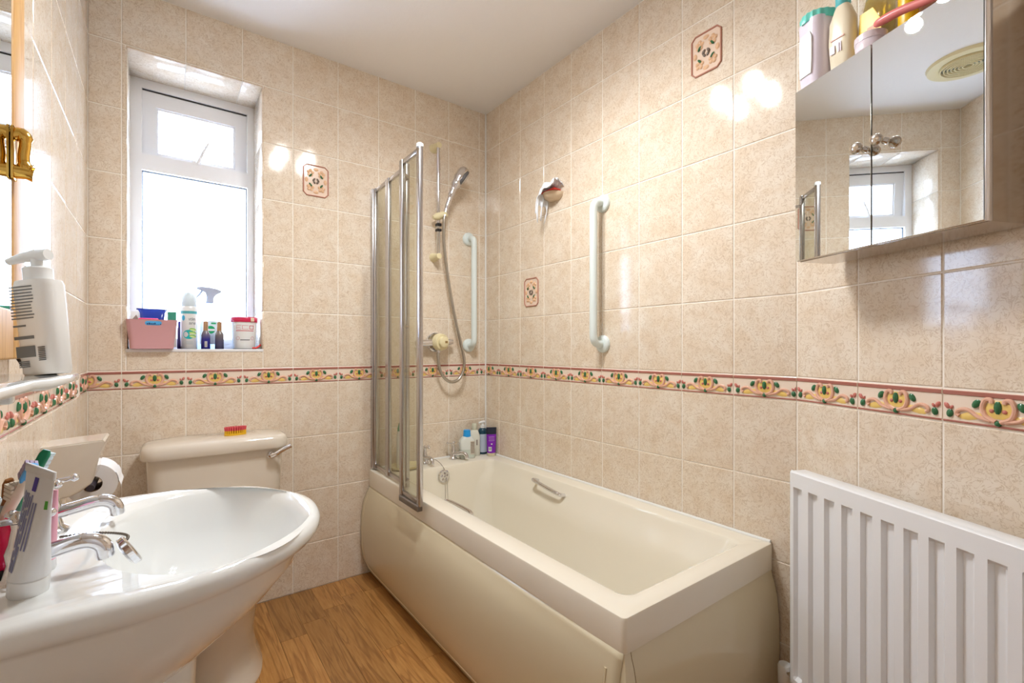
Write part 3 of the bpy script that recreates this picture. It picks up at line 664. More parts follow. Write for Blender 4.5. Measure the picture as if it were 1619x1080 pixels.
tube('handle', spline([(-.075, -.012, .047), (-.06, -.012, .0465), (-.02, -.008, .042), (.03, -.002, .03), (.06, 0, .024)], 4), [.003, .006, .0075, .0085, .009, .0095, .0095, .0095, .009, .009, .0085, .0085, .008, .008, .0075, .0075, .007], PK, t, 12)
blobs('brush_head', [(.10, 0, .018, .05, .026, .012, 0)], PK, t, 14, 7)
t = top('boxed_toiletry', 'white cardboard box with lines of grey print standing on the cabinet', 'box', .495, .04, .0)
box('carton', (-.035, -.02, 0), (.05, .025, .16), WHITEP, t, .001, 1)
GP = mat('grey_print', (150, 138, 128), .5)
boxes('printed_lines', [((-.022, -.0206, .06+i*.008), (.046-.012*(i % 3 == 1), -.0199, .0635+i*.008)) for i in range(12)], GP, t)

# ---------------------------------------------------------------- toilet
TX = .176
to = thing('toilet', 'ivory ceramic close-coupled toilet below the window', 'toilet', (TX, BD, 0))
def egg(cx, w_, y0, y1, z, n=40, k=2.3):        # plan outline: front at y0 (towards camera), back y1
    c, h_ = (y0+y1)/2, (y1-y0)/2; out = []
    for i in range(n):
        a = 2*PI*i/n; ca, sa = math.cos(a), math.sin(a); e = 2/k
        out.append((cx+w_*math.copysign(abs(ca)**e, ca), c+h_*math.copysign(abs(sa)**e, sa), z))
    return out
loft('pan', [egg(0, .112, -.58, -.16, 0), egg(0, .112, -.58, -.16, .012), egg(0, .095, -.55, -.15, .05), egg(0, .088, -.53, -.13, .14), egg(0, .105, -.56, -.08, .24), egg(0, .15, -.63, -.04, .34), egg(0, .172, -.66, -.02, .385), egg(0, .172, -.66, -.02, .40)], CREAMCER, to)
loft('seat', [egg(0, .17, -.655, -.21, .402), egg(0, .178, -.665, -.2, .408), egg(0, .178, -.665, -.2, .416), egg(0, .17, -.655, -.21, .420)], CREAMCER, to)
loft('seat_lid', [egg(0, .17, -.655, -.21, .422), egg(0, .178, -.665, -.2, .428), egg(0, .172, -.655, -.205, .438), egg(0, .14, -.6, -.23, .443)], CREAMCER, to)
def cis(w0, d0, z, r=.05): return rrect(-w0, w0, -d0, -.004, r, z, 8)
loft('cistern', [cis(.205, .150, .385, .05), cis(.212, .158, .40, .05), cis(.226, .168, .60, .05), cis(.231, .172, .722, .05)], CREAMCER, to)
lid = loft('cistern_lid', [cis(.244, .192, .712, .055), cis(.248, .196, .718, .06), cis(.246, .194, .748, .06), cis(.240, .188, .760, .06), cis(.228, .176, .766, .06), cis(.15, .12, .7685, .05)], CREAMCER, to, sharp=50)
lv = at(lathe('flush_lever', [(.016, 0), (.017, .008), (.013, .014), (.004, .016)], CHROME, to, 20), (.180, -.170, .685), (PI/2, 0, 0))
tube('lever_arm', spline([(0, 0, .016), (.012, .004, .024), (.035, .018, .030), (.07, .034, .036)], 5), [.012]*4+[.011]*4+[.0095]*4+[.0085]*4, CHROME, lv, 12)
# nail brush
nb = thing('nail_brush', 'pink and yellow nail brush on the toilet cistern lid', 'brush', (.236, BD-.098, .7685), .06)
NP, NY = mat('pink_bristle', (222, 84, 96), .5), mat('yellow_bristle', (234, 184, 30), .5)
def oval(s, z, n=28): return [(.040*s*math.cos(2*PI*i/n), .019*s*math.sin(2*PI*i/n), z) for i in range(n)]
loft('brush_back', [oval(.97, .0), oval(1, .0015), oval(1, .006), oval(.97, .0075)], NY, nb)
Vt = [(.0365*math.cos(a), .0165*math.sin(a)) for a in [2*PI*i/26 for i in range(26)]]+[(.026*math.cos(a), .010*math.sin(a)) for a in [2*PI*i/16 for i in range(16)]]+[(-.014+.007*i, 0) for i in range(5)]
tubes('bristle_tuft', [([(x, y, .006), (x, y, .02)], .0029) for x, y in Vt], NY, nb, 6)
tubes('bristle_tip', [([(x, y, .0195), (x*1.03, y*1.03, .034)], [.003, .0032]) for x, y in Vt], NP, nb, 6)

# ---------------------------------------------------------------- basin
bx, by, bz = LX, .955, .83
bs = thing('washbasin', 'white ceramic pedestal washbasin with two pillar taps on the left wall', 'washbasin', (bx, by, 0))
def dshape(xf, b, x_s, z, n=72, x0=.0, cyy=0):  # straight sides from the wall to x_s, then a half ellipse to xf
    out = []; m_ = n*2//3
    for i in range(m_+1):
        a = -PI/2+PI*i/m_; out.append((x_s+(xf-x_s)*math.cos(a), cyy+b*math.sin(a), z))
    k = n-m_-1
    pts = [(x_s, b), (x0, b), (x0, -b), (x_s, -b)]; seg = [(pts[i], pts[i+1]) for i in range(3)]; tot = sum(math.dist(a, c) for a, c in seg)
    for i in range(1, k+1):
        d = tot*i/(k+1)
        for a, c in seg:
            l_ = math.dist(a, c)
            if d <= l_: out.append((a[0]+(c[0]-a[0])*d/l_, cyy+a[1]+(c[1]-a[1])*d/l_, z)); break
            d -= l_
    return out
def bowl(a, b, cx, z, k=2.2, n=72, cyy=.0):
    m_ = n*2//3; out = []
    angs = [-PI/2+PI*i/m_ for i in range(m_+1)]+[PI/2+PI*i/(n-m_) for i in range(1, n-m_)]
    for t in angs:
        ca, sa = math.cos(t), math.sin(t); e = 2/k; out.append((cx+a*math.copysign(abs(ca)**e, ca), cyy+b*math.copysign(abs(sa)**e, sa), z))
    return out
TIP = .463
R_ = [dshape(.10, .07, .05, .56, x0=.03), dshape(.20, .11, .10, .60, x0=.01), dshape(.30, .165, .13, .655, x0=.002), dshape(.385, .212, .155, .72, x0=.002), dshape(.425, .235, .17, .765, x0=.002), dshape(.437, .240, .175, .79, x0=.002), dshape(.442, .243, .177, .797, x0=.002),
      dshape(.457, .250, .178, .800, x0=.002), dshape(TIP, .253, .18, .810, x0=.002), dshape(TIP, .253, .18, .820, x0=.002), dshape(.458, .249, .178, .8285, x0=.003), dshape(.448, .240, .175, .831, x0=.005),
      bowl(.146, .214, .292, .829), bowl(.140, .207, .290, .822), bowl(.134, .199, .288, .808), bowl(.122, .182, .283, .765), bowl(.098, .145, .272, .715), bowl(.055, .08, .262, .688), bowl(.02, .02, .258, .682)]
loft('basin', R_, CERAMIC, bs, sharp=60)
loft('pedestal', [[(x, y, z) for x, y, _ in bowl(a, b, cx, 0, 2.6)] for z, a, b, cx in ((0, .125, .12, .15), (.02, .122, .117, .15), (.06, .105, .098, .155), (.3, .095, .088, .165), (.5, .096, .09, .17), (.64, .10, .095, .172))], CERAMIC, bs)
at(lathe('waste', [(.024, 0), (.022, .003), (.004, .002)], CHROME, bs, 20), (.258, 0, .682))
def basin_tap(y): return cross_tap(bs, (.082, y, .829), PI/2, .9, .080, .004)
basin_tap(.085); basin_tap(-.120)
# plug held at the near spout, with its chain
plug = at(lathe('plug', [(.016, 0), (.021, .003), (.022, .010), (.0195, .012), (.003, .013)], CHROME, bs, 20), (.182, -.112, .838), (0, math.radians(60), .2))
cp = spline([(.10, .035, .834), (.135, .02, .836), (.165, -.02, .842), (.185, -.08, .852), (.180, -.11, .850)], 8)
blobs('bead_chain', [(p.x, p.y, p.z, .0022, .0022, .0022, 0) for p in cp], mat('dark_chain', (120, 116, 110), .25, 1), bs, 8, 4)

# things on the basin deck
dz = .831
tp = thing('toothpaste_tube', 'white toothpaste tube with faded blue print standing on its cap on the basin', 'toothpaste', (-.131, .797, dz-.002), 0, rot=(0, math.radians(9), -YAW-.3))
TPM = mat('toothpaste_white', (228, 230, 232), .3)
lathe('cap', [(.0165, 0), (.0185, .003), (.0185, .022), (.0165, .024)], WHITEP, tp, 24)
rg = []
for i in range(9):
    k = i/8; z = .024+.122*k; rg.append([(( .0185+.007*k)*math.cos(a), (.0175*(1-k)+.0015)*math.sin(a), z) for a in [2*PI*j/32 for j in range(32)]])
loft('tube_body', rg, TPM, tp)
box('crimp', (-.0258, -.0016, .145), (.0258, .0016, .155), TPM, tp, .0006, 1)
def tpr(x, z): k = (z-.024)/.122; rxx, ryy = .0185+.007*k, .0175*(1-k)+.0015; q = x/rxx; return -ryy*math.sqrt(max(0, 1-q*q))
def patch(name, x0, x1, z0, z1, m, parent, n=6):
    V, Fc = [], []
    for i in range(n+1):
        for j in range(5): x = x0+(x1-x0)*i/n; z = z0+(z1-z0)*j/4; V.append((x, tpr(x, z)-.0005, z))
    for i in range(n):
        for j in range(4): a = i*5+j; Fc.append((a, a+1, a+6, a+5))
    return raw(name, V, Fc, m, parent, True)
INK = mat('faded_blue_ink', (128, 132, 178), .4); INK2 = mat('deep_blue_ink', (60, 44, 160), .4)
random.seed(11)
for i in range(5):
    z = .034
    while z < .118:
        l_ = random.uniform(.012, .03); patch('printed_line', -.0155+i*.0036, -.0155+i*.0036+.0024, z, min(z+l_, .125), INK, tp, 2); z += l_+.003
for i in range(2): patch('printed_line', .0035+i*.004, .0055+i*.004, .06, .115, INK, tp, 2)
patch('printed_emblem', -.004, .003, .127, .143, INK2, tp); patch('printed_stripe', .0195, .0225, .11, .120, mat('green_ink', (80, 170, 60), .4), tp)
# tumbler with brushes
tum = thing('tumbler', 'clear tumbler holding toothbrushes on the basin beside the toothpaste', 'tumbler', (-.187, .926, dz-.001))
lathe('glass', [(.026, 0), (.028, .003), (.033, .085), (.031, .085), (.026, .006), (.002, .005)], CLEARP, tum, 28, (True, True))
def far(px, py, d): r = ray(px, py)*d; return (r.x, r.y, r.z+HC)
def toothbrush(label, base, tip, head_m, handle_m, br_m, roll):
    b, t_ = Vector(base), Vector(tip); d = t_-b; L_ = d.length
    o = thing('toothbrush', label, 'toothbrush', base); o.rotation_euler = d.to_track_quat('Z', 'Y').to_euler(); o.rotation_euler.rotate_axis('Z', roll)
    tube('handle', spline([(0, 0, 0), (0, .001, L_*.3), (0, -.001, L_*.6), (0, 0, L_*.8), (0, 0, L_-.02)], 4), [.0045]*6+[.0065]*5+[.005]*3+[.0035]*3, handle_m, o, 10)
    rbody('head', [(L_-.026, .008, .005, .002), (L_-.02, .013, .006, .003), (L_-.002, .013, .006, .003), (L_+.004, .008, .005, .002)], head_m, o)
    boxes('bristles', [((-.006+.0045*i, -.014, L_-.022+.006*j), (-.006+.0045*i+.0035, -.002, L_-.022+.006*j+.0045)) for i in range(3) for j in range(4)], br_m, o)
G_, LB, BR_ = mat('green_plastic', (20, 132, 92), .3), mat('sky_blue_plastic', (92, 176, 238), .3), mat('brown_plastic', (140, 84, 24), .3)
IV = mat('ivory_plastic', (236, 220, 200), .3)
toothbrush('ivory toothbrush with sky blue head leaning in the tumbler', (-.198, .926, dz+.006), far(52, 738, .62), LB, IV, mat('mauve_bristle', (176, 160, 190), .6), 2.6)
toothbrush('green toothbrush with pale bristles leaning in the tumbler', (-.192, .915, dz+.006), far(72, 716, .66), G_, G_, mat('pale_blue_bristle', (214, 234, 244), .6), 1.2)
toothbrush('brown toothbrush leaning back in the tumbler', (-.178, .933, dz+.006), far(14, 762, .62), BR_, BR_, mat('cream_bristle', (232, 220, 200), .6), .4)
rb = thing('toiletry_bottle', 'small raspberry red bottle with black cap on the basin deck', 'bottle', (-.172, .874, dz-.001))
lathe('bottle_body', [(.016, .012), (.018, .016), (.019, .052), (.017, .062), (.012, .068)], mat('raspberry_plastic', (226, 24, 78), .25), rb, 20); lathe('cap', [(.017, 0), (.018, .002), (.018, .012)], BLACKR, rb, 20)
pk = thing('pink_tube', 'pink and white cosmetic tube behind the toothpaste on the basin', 'tube', (-.128, .868, dz-.001), -.5)
rbody('tube_body', [(.012, .024, .022, .01), (.06, .03, .012, .005), (.105, .034, .003, .001)], mat('pale_pink_plastic', (240, 176, 196), .3), pk); lathe('cap', [(.012, 0), (.0125, .002), (.0125, .013)], WHITEP, pk, 18)

# ---------------------------------------------------------------- toilet roll holder
th = thing('toilet_roll_holder', 'glossy ivory ceramic toilet roll hood on the left wall above the basin', 'roll holder', (LX, 1.60, .745))
hprof = [(0, .150), (.06, .154), (.108, .157), (.112, .152), (.110, .143), (.103, .122), (.098, .095), (.094, .072), (.088, .056), (.07, .040), (.05, .030), (.02, .025), (0, .025)]
hd = prism('hood', hprof, -.10, .02, CREAMCER, th, .003); hd.data.polygons.foreach_set('use_smooth', [True]*len(hd.data.polygons)); hd.data.set_sharp_from_angle(angle=math.radians(35))
box('bracket', (0, .02, .01), (.02, .16, .04), CREAMCER, th, .004)
tube('spindle', [(.076, .0, .022), (.076, .155, .022)], .0085, mat('dark_spindle', (62, 56, 66), .3), th, 12)
rl = thing('toilet_roll', 'white toilet roll hanging from the ceramic holder', 'toilet roll', (LX+.076, 1.695, .767))
def ang_ring(r, y, n=40): return [(r*math.cos(2*PI*i/n), y, r*math.sin(2*PI*i/n)) for i in range(n)]
PAPER = bumpy(mat('tissue_paper', (244, 242, 240), .9), 90, .2)
o = loft('roll', [ang_ring(.0205, -.05), ang_ring(.052, -.05), ang_ring(.052, .05), ang_ring(.0205, .05), ang_ring(.0205, -.05)], PAPER, rl, (False, False)); loft('cardboard_core', [ang_ring(.0203, -.0495), ang_ring(.0195, -.0495), ang_ring(.0195, .0495)], mat('brown_card', (120, 92, 66), .9), rl, (False, False))
V = []; Fc = []
for i in range(9):
    t_ = .5-i*.09
    for y in (-.05, .05): V.append((.0535*math.cos(t_)+.004*(i > 5)*(i-5)*.5, y, .0535*math.sin(t_)))
for i in range(8): Fc.append((2*i, 2*i+1, 2*i+3, 2*i+2))
raw('loose_sheet', V, Fc, PAPER, rl, True)

# ---------------------------------------------------------------- framed mirror, shelf and bottle on the left wall
mr = thing('framed_mirror', 'pine framed wall mirror with brass hook on the left wall', 'mirror', (LX, 0, 0))
box('frame_stile', (.001, 1.152, 1.104), (.020, 1.236, 1.98), PINE, mr, .004); box('frame_stile', (.001, .45, 1.104), (.020, .534, 1.98), PINE, mr, .004)
box('frame_rail', (.001, .534, 1.104), (.021, 1.152, 1.189), PINE, mr, .004); box('frame_rail', (.001, .534, 1.9), (.020, 1.152, 1.98), PINE, mr, .004)
box('mirror_glass', (.004, .53, 1.185), (.0185, 1.156, 1.904), MIRROR, mr)
hk = box('hook_plate', (.0195, 1.137, 1.41), (.0225, 1.163, 1.50), BRASS, mr, .003)
tube('hook', spline([(.02, 1.15, 1.486), (.03, 1.15, 1.49), (.035, 1.15, 1.478), (.033, 1.15, 1.45), (.036, 1.15, 1.432), (.044, 1.15, 1.428)], 5), [.011]*10+[.008]*8+[.010]*6+[.013]*2, BRASS, hk, 14)
tube('hook_stub', [(.02, 1.15, 1.425), (.036, 1.15, 1.425), (.047, 1.15, 1.423)], [.012, .011, .013], BRASS, hk, 16)
tube('cord_hook', [(.012, 1.222, 1.108), (.02, 1.222, 1.09), (.028, 1.226, 1.10)], .003, mat('dark_iron', (50, 40, 30), .5, .5), mr, 8)
shf = thing('bathroom_shelf', 'white ceramic shelf under the pine mirror', 'shelf', (LX, .8, 1.071))
sp_ = [(0, .232), (.10, .232), (.116, .222), (.120, .205), (.118, 0), (.108, -.012), (.104, -.03), (.104, -.45), (0, -.45)]
loft('shelf_board', [[(x*s, y, z) for x, y in sp_] for z, s in ((0, .94), (.002, .985), (.008, 1), (.012, .985), (.013, .96))], CERAMIC, shf, sharp=60)
box('shelf_bracket', (0, .18, -.03), (.05, .2, 0), CERAMIC, shf, .004)
pb = thing('pump_bottle', 'tall white pump lotion bottle with grey print on the ceramic shelf', 'bottle', (-.136, .958, 1.0845), rot=(0, math.radians(-6.0), -.65))
rbody('bottle_body', [(0, .048, .034, .013), (.004, .053, .040, .016), (.07, .054, .042, .017), (.130, .055, .042, .017), (.137, .052, .038, .016), (.138, .04, .03, .012)], mat('white_bottle', (240, 240, 238), .25), pb)
lathe('pump_collar', [(.0165, .137), (.0165, .155), (.0145, .157), (.007, .157), (.007, .171)], WHITEP, pb, 24)
tube('pump_nozzle', [(.018, 0, .175), (.0, 0, .175), (-.02, 0, .174), (-.042, 0, .170)], [.008, .009, .007, .005], WHITEP, pb, 12)
pr_ = mat('charcoal_print', (120, 124, 128), .5); random.seed(4)
L_ = [((-.023, -.0216, .126-i*.0045), (.011-random.random()*.005, -.0208, .1278-i*.0045)) for i in range(11)]+[((-.022, -.0216, .070), (-.004, -.0208, .0725)), ((-.022, -.0216, .052), (.006, -.0208, .0565)), ((-.021, -.0216, .026), (.006, -.0208, .042))]
L_ += [((-.019, -.0214, .012+.0025*i), (-.004, -.0206, .0135+.0025*i)) for i in range(4)]
boxes('printed_lines', L_, pr_, pb); boxes('barcode', [((.010, -.0214, .02+.0026*i), (.020, -.0206, .0213+.0026*i)) for i in range(8)], mat('dark_grey_print', (90, 92, 96), .5), pb)

# ---------------------------------------------------------------- window sill things
ZS = WZ0+.0005
bk = thing('storage_basket', 'pink plastic storage basket overhanging the tiled window sill', 'basket', (-.037, BD+.027, ZS))
PINKB = mat('dusty_pink_plastic', (218, 166, 170), .4)
rbody('basket_body', [(0, .13, .105, .014), (.002, .136, .112, .016), (.112, .160, .134, .018), (.114, .162, .136, .018), (.113, .157, .131, .016), (.006, .132, .108, .014), (.004, .12, .1, .01)], PINKB, bk)
sl_ = rrect(-.026, .026, -.008, .008, .008, 0); raw('handle_slot', [(x, y, z) for x, y, z in sl_], [tuple(range(len(sl_)))], mat('blue_packet', (84, 178, 236), .3), bk).location = (.004, -.0665, .100)
bk.children[-1].rotation_euler = (PI/2+.09, 0, 0)
random.seed(2); at(boxes('slot_print', [((-.020+i*.0058, -.0008, -.0055), (-.0165+i*.0058, 0, -.0005-.0035*(i > 4)+.002*(i % 3 == 1))) for i in range(8)], mat('navy_print', (20, 40, 110), .4), bk), (.004, -.0668, .100), (.09, 0, 0))
bp_ = thing('wipes_packet', 'translucent royal blue packet with crimped top in the pink basket', 'packet', (-.037, BD+.03, ZS+.008))
NAVY = mat('royal_blue_film', (34, 62, 170), .2)
loft('packet_body', [[(x, y*s, z) for x, y, _ in rrect(-.036-w_, .036+w_, -.02, .02, .012, 0)] for z, s, w_ in ((0, 1, 0), (.10, 1, .001), (.135, .7, .004), (.142, .3, .007), (.150, .1, .012))], NAVY, bp_)
box('crimped_edge', (-.050, -.0018, .146), (.047, .0018, .152), mat('navy_film', (24, 44, 130), .3), bp_, .0005, 1)
pp = thing('pink_packet', 'bright pink flat packet lying in the basket in front of the blue packet', 'packet', (-.047, BD-.012, ZS+.008))
box('packet_body', (-.033, -.006, 0), (.03, .008, .112), mat('bright_pink_film', (240, 56, 128), .35), pp, .004)
wt = thing('cosmetic_tube', 'white tube with grey triangle print at the wall side of the pink basket', 'tube', (-.091, BD+.028, ZS+.008))
rbody('tube_body', [(0, .03, .03, .012), (.1, .032, .02, .008), (.14, .024, .003, .001)], WHITEP, wt); prism('triangle_print', [(-.010, .105), (.012, .105), (.004, .126)], -.0115, -.0105, GP, wt).rotation_euler = (-.0, 0, 0)
gt = thing('green_carton', 'white carton with green panel standing in the pink basket', 'carton', (.025, BD+.03, ZS+.008))
box('carton_body', (-.014, -.012, 0), (.016, .014, .142), WHITEP, gt, .001, 1); box('green_panel', (-.0125, -.0132, .107), (.0145, -.0118, .142), mat('teal_green_print', (62, 158, 132), .4), gt)
dr = thing('dark_spray', 'slim dark violet bottle between the basket and the shaving gel can', 'bottle', (.056, BD+.11, ZS))
lathe('bottle_body', [(.010, 0), (.0115, .002), (.0115, .085), (.009, .092)], mat('dark_violet', (56, 48, 96), .3), dr, 16); lathe('cap', [(.009, .09), (.009, .114), (.006, .117)], mat('navy_cap', (30, 36, 110), .3), dr, 16)
can = thing('shaving_gel_can', 'white shaving gel can with aloe print and teal band on the sill', 'can', (.084, BD+.055, ZS))
CR_ = .029
lathe('can_body', [(.0275, 0), (CR_, .003), (CR_, .168), (.0265, .176), (.025, .178)], mat('pearl_white', (236, 238, 238), .25, .1), can, 32)
lathe('can_cap', [(.0255, .177), (.0265, .18), (.026, .21), (.020, .226), (.012, .236), (.002, .238)], mat('pale_blue_cap', (216, 232, 242), .3), can, 28)
def cylpatch(name, r, a0, a1, z0, z1, m, parent, n=12):
    V, Fc = [], []
    for i in range(n+1):
        a = a0+(a1-a0)*i/n
        for z in (z0, z1): V.append((r*math.sin(a), -r*math.cos(a), z))
    for i in range(n): Fc.append((2*i, 2*i+1, 2*i+3, 2*i+2))
    return raw(name, V, Fc, m, parent, True)
TEAL, AQ, GR = mat('teal_print', (84, 176, 186), .35), mat('aqua_print', (24, 184, 188), .35), mat('grey_lettering', (110, 120, 126), .4)
cylpatch('teal_band', CR_+.0004, -1.5, 1.5, .146, .157, TEAL, can)
def cyldisc(name, r, a0, zc, ra, rz, m, parent, n=24, tilt=0):
    V = []
    for i in range(n):
        t = 2*PI*i/n; u, v = ra*math.cos(t), rz*math.sin(t); u, v = u*math.cos(tilt)-v*math.sin(tilt), u*math.sin(tilt)+v*math.cos(tilt); a = a0+u/r; V.append((r*math.sin(a), -r*math.cos(a), zc+v))
    a = a0; V.append((r*math.sin(a), -r*math.cos(a), zc)); return raw(name, V, [(i, (i+1) % n, n) for i in range(n)], m, parent, True)
cyldisc('aqua_disc', CR_+.0005, -.05, .060, .021, .019, AQ, can); cyldisc('aqua_drop', CR_+.0004, -.75, .128, .007, .011, mat('sky_print', (70, 180, 220), .35), can)
for i, (z, r1) in enumerate(((.052, .014), (.066, .015), (.080, .014))): cyldisc('aloe_slice', CR_+.0008+.0002*i, .45, z, r1, .006, mat('aloe_green', (146, 206, 96), .35), can, tilt=-.15); cyldisc('aloe_cut', CR_+.0012+.0002*i, .45, z-.002, r1*.9, .003, mat('aloe_pale', (220, 238, 170), .35), can, tilt=-.15)
text('Satin', .019, GR, can, (.004, -CR_-.0003, .124), bend=CR_); text('Care', .019, GR, can, (.004, -CR_-.0003, .107), bend=CR_)
boxes('small_print', [((-.012, -.0292, .02+.005*i), (.012, -.0270, .0225+.005*i)) for i in range(3)], mat('pale_print', (190, 200, 206), .4), can)
tr_ = thing('trigger_spray', 'clear cleaning spray bottle with grey trigger head and round green logo on the sill', 'spray bottle', (.158, BD+.115, ZS))
rbody('bottle_body', [(0, .084, .05, .02), (.004, .09, .055, .022), (.09, .092, .055, .022), (.13, .08, .05, .022), (.155, .04, .036, .016), (.175, .026, .026, .012), (.20, .026, .026, .012)], glassm('milky_clear_plastic', (226, 240, 246), rough=.1, frost=.8), tr_)
rbody('label_front', [(.02, .07, .001, .0004, 0, -.0285), (.105, .07, .001, .0004, 0, -.0285), (.122, .05, .001, .0004, 0, -.0275)], mat('pale_aqua_label', (224, 240, 248), .35), tr_)
def fdisc(name, x, y, z, r, m, parent, r0=0, n=24):
    if r0: return raw(name, [(x+q*math.cos(2*PI*i/n), y, z+q*math.sin(2*PI*i/n)) for q in (r0, r) for i in range(n)], [(i, (i+1) % n, n+(i+1) % n, n+i) for i in range(n)], m, parent)
    return raw(name, [(x+r*math.cos(2*PI*i/n), y, z+r*math.sin(2*PI*i/n)) for i in range(n)], [tuple(range(n))], m, parent)
fdisc('green_logo', .004, -.0294, .083, .017, mat('emerald_print', (16, 170, 106), .35), tr_); boxes('logo_band', [((-.012, -.0299, .078), (.020, -.0295, .087))], WHITEP, tr_)
box('top_print', (.006, -.0300, .108), (.024, -.0286, .114), MATS['emerald_print'], tr_)
TG = mat('grey_trigger', (178, 186, 204), .35)
hd = prism('trigger_head', [(-.045, .266), (-.043, .258), (-.028, .254), (-.012, .244), (-.008, .225), (-.012, .2), (.016, .2), (.018, .225), (.03, .24), (.046, .25), (.046, .256), (.03, .263), (.005, .268), (-.03, .270)], -.011, .011, TG, tr_, .002)
prism('trigger', [(-.028, .256), (-.02, .254), (-.03, .235), (-.046, .218), (-.05, .221), (-.038, .238)], -.006, .006, TG, hd, .001)
def perfume(label, loc, body, gold, bc):
    t = thing('perfume_spray', label, 'bottle', loc)
    lathe('bottle_body', [(.0155, 0), (.0165, .0015), (.0165, .056), (.015, .066), (.010, .074), (.009, .077)], body, t, 24); lathe('cap', [(.0088, .076), (.0092, .078), (.0088, .114), (.007, .1155)], gold, t, 20)
    if bc: box('barcode_label', (-.0045, -.0172, .008), (.0045, -.0162, .032), WHITEP, t); boxes('barcode', [((-.0035, -.0176, .010+i*.0028), (.0035, -.0170, .0116+i*.0028)) for i in range(8)], GP, t)
GOLD = mat('rose_gold_cap', (196, 160, 124), .3, .7)
def vgrad(name, a, b, z0, z1):
    m = mat(name, a, .25); N, L, bb = nodes(m); tc = N.new('ShaderNodeTexCoord'); sx = N.new('ShaderNodeSeparateXYZ'); L.new(tc.outputs['Object'], sx.inputs[0]); mr_ = N.new('ShaderNodeMapRange'); mr_.inputs[1].default_value = z0; mr_.inputs[2].default_value = z1; L.new(sx.outputs[2], mr_.inputs[0]); L.new(mixc(N, L, a, b, mr_.outputs[0]), bb.inputs['Base Color']); return m
perfume('small indigo glass spray with gold cap and white barcode label on the sill', (.141, BD+.03, ZS), vgrad('indigo_to_smoke', (44, 44, 140), (120, 112, 118), .04, .07), GOLD, True)
perfume('small smoky grey glass spray with gold cap on the sill', (.190, BD+.03, ZS), vgrad('smoke_glass', (84, 84, 116), (126, 116, 108), .03, .07), GOLD, False)
eco = thing('tablet_tub', 'white plastic tub with crimson lid and red lettering on the sill', 'tub', (.286, BD+.065, ZS))
CRIM = mat('crimson_plastic', (206, 36, 82), .3); ER = .050
lathe('tub_body', [(.042, 0), (.0445, .002), (ER, .118), (ER, .122)], WHITEP, eco, 36); lathe('lid', [(.0525, .118), (.0535, .122), (.0535, .136), (.051, .140), (.002, .140)], CRIM, eco, 36)
box('lid_tab', (.020, -.0525, .120), (.034, -.0475, .136), mat('cream_tab', (236, 220, 190), .4), eco, .002)
red_l = mat('red_print', (206, 60, 92), .4)
def epatch(nm, x0, x1, z0, z1, m): r = ER-.001*0+.0006; k = (z0+z1)/2; rr = .0445+(ER-.0445)*k/.118+.0006; return cylpatch(nm, rr, x0/rr, x1/rr, z0, z1, m, eco, 6)
for x0, ch in ((-.036, 'E'), (-.012, 'C'), (.016, 'O')):
    w_ = .02 if ch != 'C' else .024; z0, z1 = .086, .103; q = .0022 if ch == 'O' else .0012
    epatch('letter_'+ch.lower(), x0, x0+w_, z1-q, z1, red_l); epatch('letter_'+ch.lower(), x0, x0+w_, z0, z0+q, red_l); epatch('letter_'+ch.lower(), x0, x0+q, z0, z1, red_l)
    if ch == 'O': epatch('letter_o', x0+w_-q, x0+w_, z0, z1, red_l)
    if ch == 'E': epatch('letter_e', x0, x0+w_*.8, .0939, .0951, red_l)
epatch('underline', -.038, .036, .078, .081, red_l); epatch('small_print', -.02, .018, .038, .041, mat('charcoal_ink', (70, 74, 78), .5))
for x0 in (-.030, .030):
    rr = .0470; n = 20; raw('round_stamp', [(rr*math.sin((x0+q*math.cos(2*PI*i/n))/rr), -rr*math.cos((x0+q*math.cos(2*PI*i/n))/rr)-.0008, .047+q*math.sin(2*PI*i/n)) for q in (.0065, .0075) for i in range(n)], [(i, (i+1) % n, n+(i+1) % n, n+i) for i in range(n)], red_l, eco)
rw = tube('red_cap_tool', spline([(.312, BD+.012, ZS+.004), (.325, BD+.014, ZS+.004), (.337, BD+.018, ZS+.010), (.346, BD+.02, ZS+.019)], 4), [.003]+[.0045]*11+[.004], mat('red_plastic', (226, 60, 48), .3), None, 10); tag(rw, 'small curved red plastic handle beside the crimson lidded tub', 'tool')

# ---------------------------------------------------------------- things on the bath ledge
def led(px, py): return onZ(px, py, BZ)
b1 = thing('bubble_bath_bottle', 'frosted square bottle with bright blue cap on the bath ledge', 'bottle', (1.352, BD-.080, BZ), -.25)
FROST = mat('frosted_plastic', (224, 228, 222), .3)
rbody('bottle_body', [(0, .078, .05, .012), (.004, .084, .054, .014), (.095, .084, .054, .014), (.112, .06, .044, .014), (.122, .036, .034, .014)], FROST, b1)
rbody('liquid', [(.005, .0846, .0546, .014), (.05, .0846, .0546, .014)], mat('pale_liquid', (206, 214, 202), .25), b1)
lathe('cap', [(.022, .118), (.021, .124), (.019, .152), (.016, .155)], mat('bright_blue_cap', (36, 156, 232), .3), b1, 24)
rbody('back_label', [(.022, .024, .001, .0004, .024, -.0275), (.094, .024, .001, .0004, .024, -.0275)], mat('taupe_label', (208, 198, 182), .5), b1); boxes('printed_lines', [((.014, -.0288, .03+.008*i), (.034, -.0281, .0335+.008*i)) for i in range(8)], mat('brown_print', (130, 116, 104), .5), b1)
b2 = thing('white_bottle', 'slim white bottle with pale cap behind the blue capped bottle', 'bottle', (1.418, BD-.052, BZ), -.2)
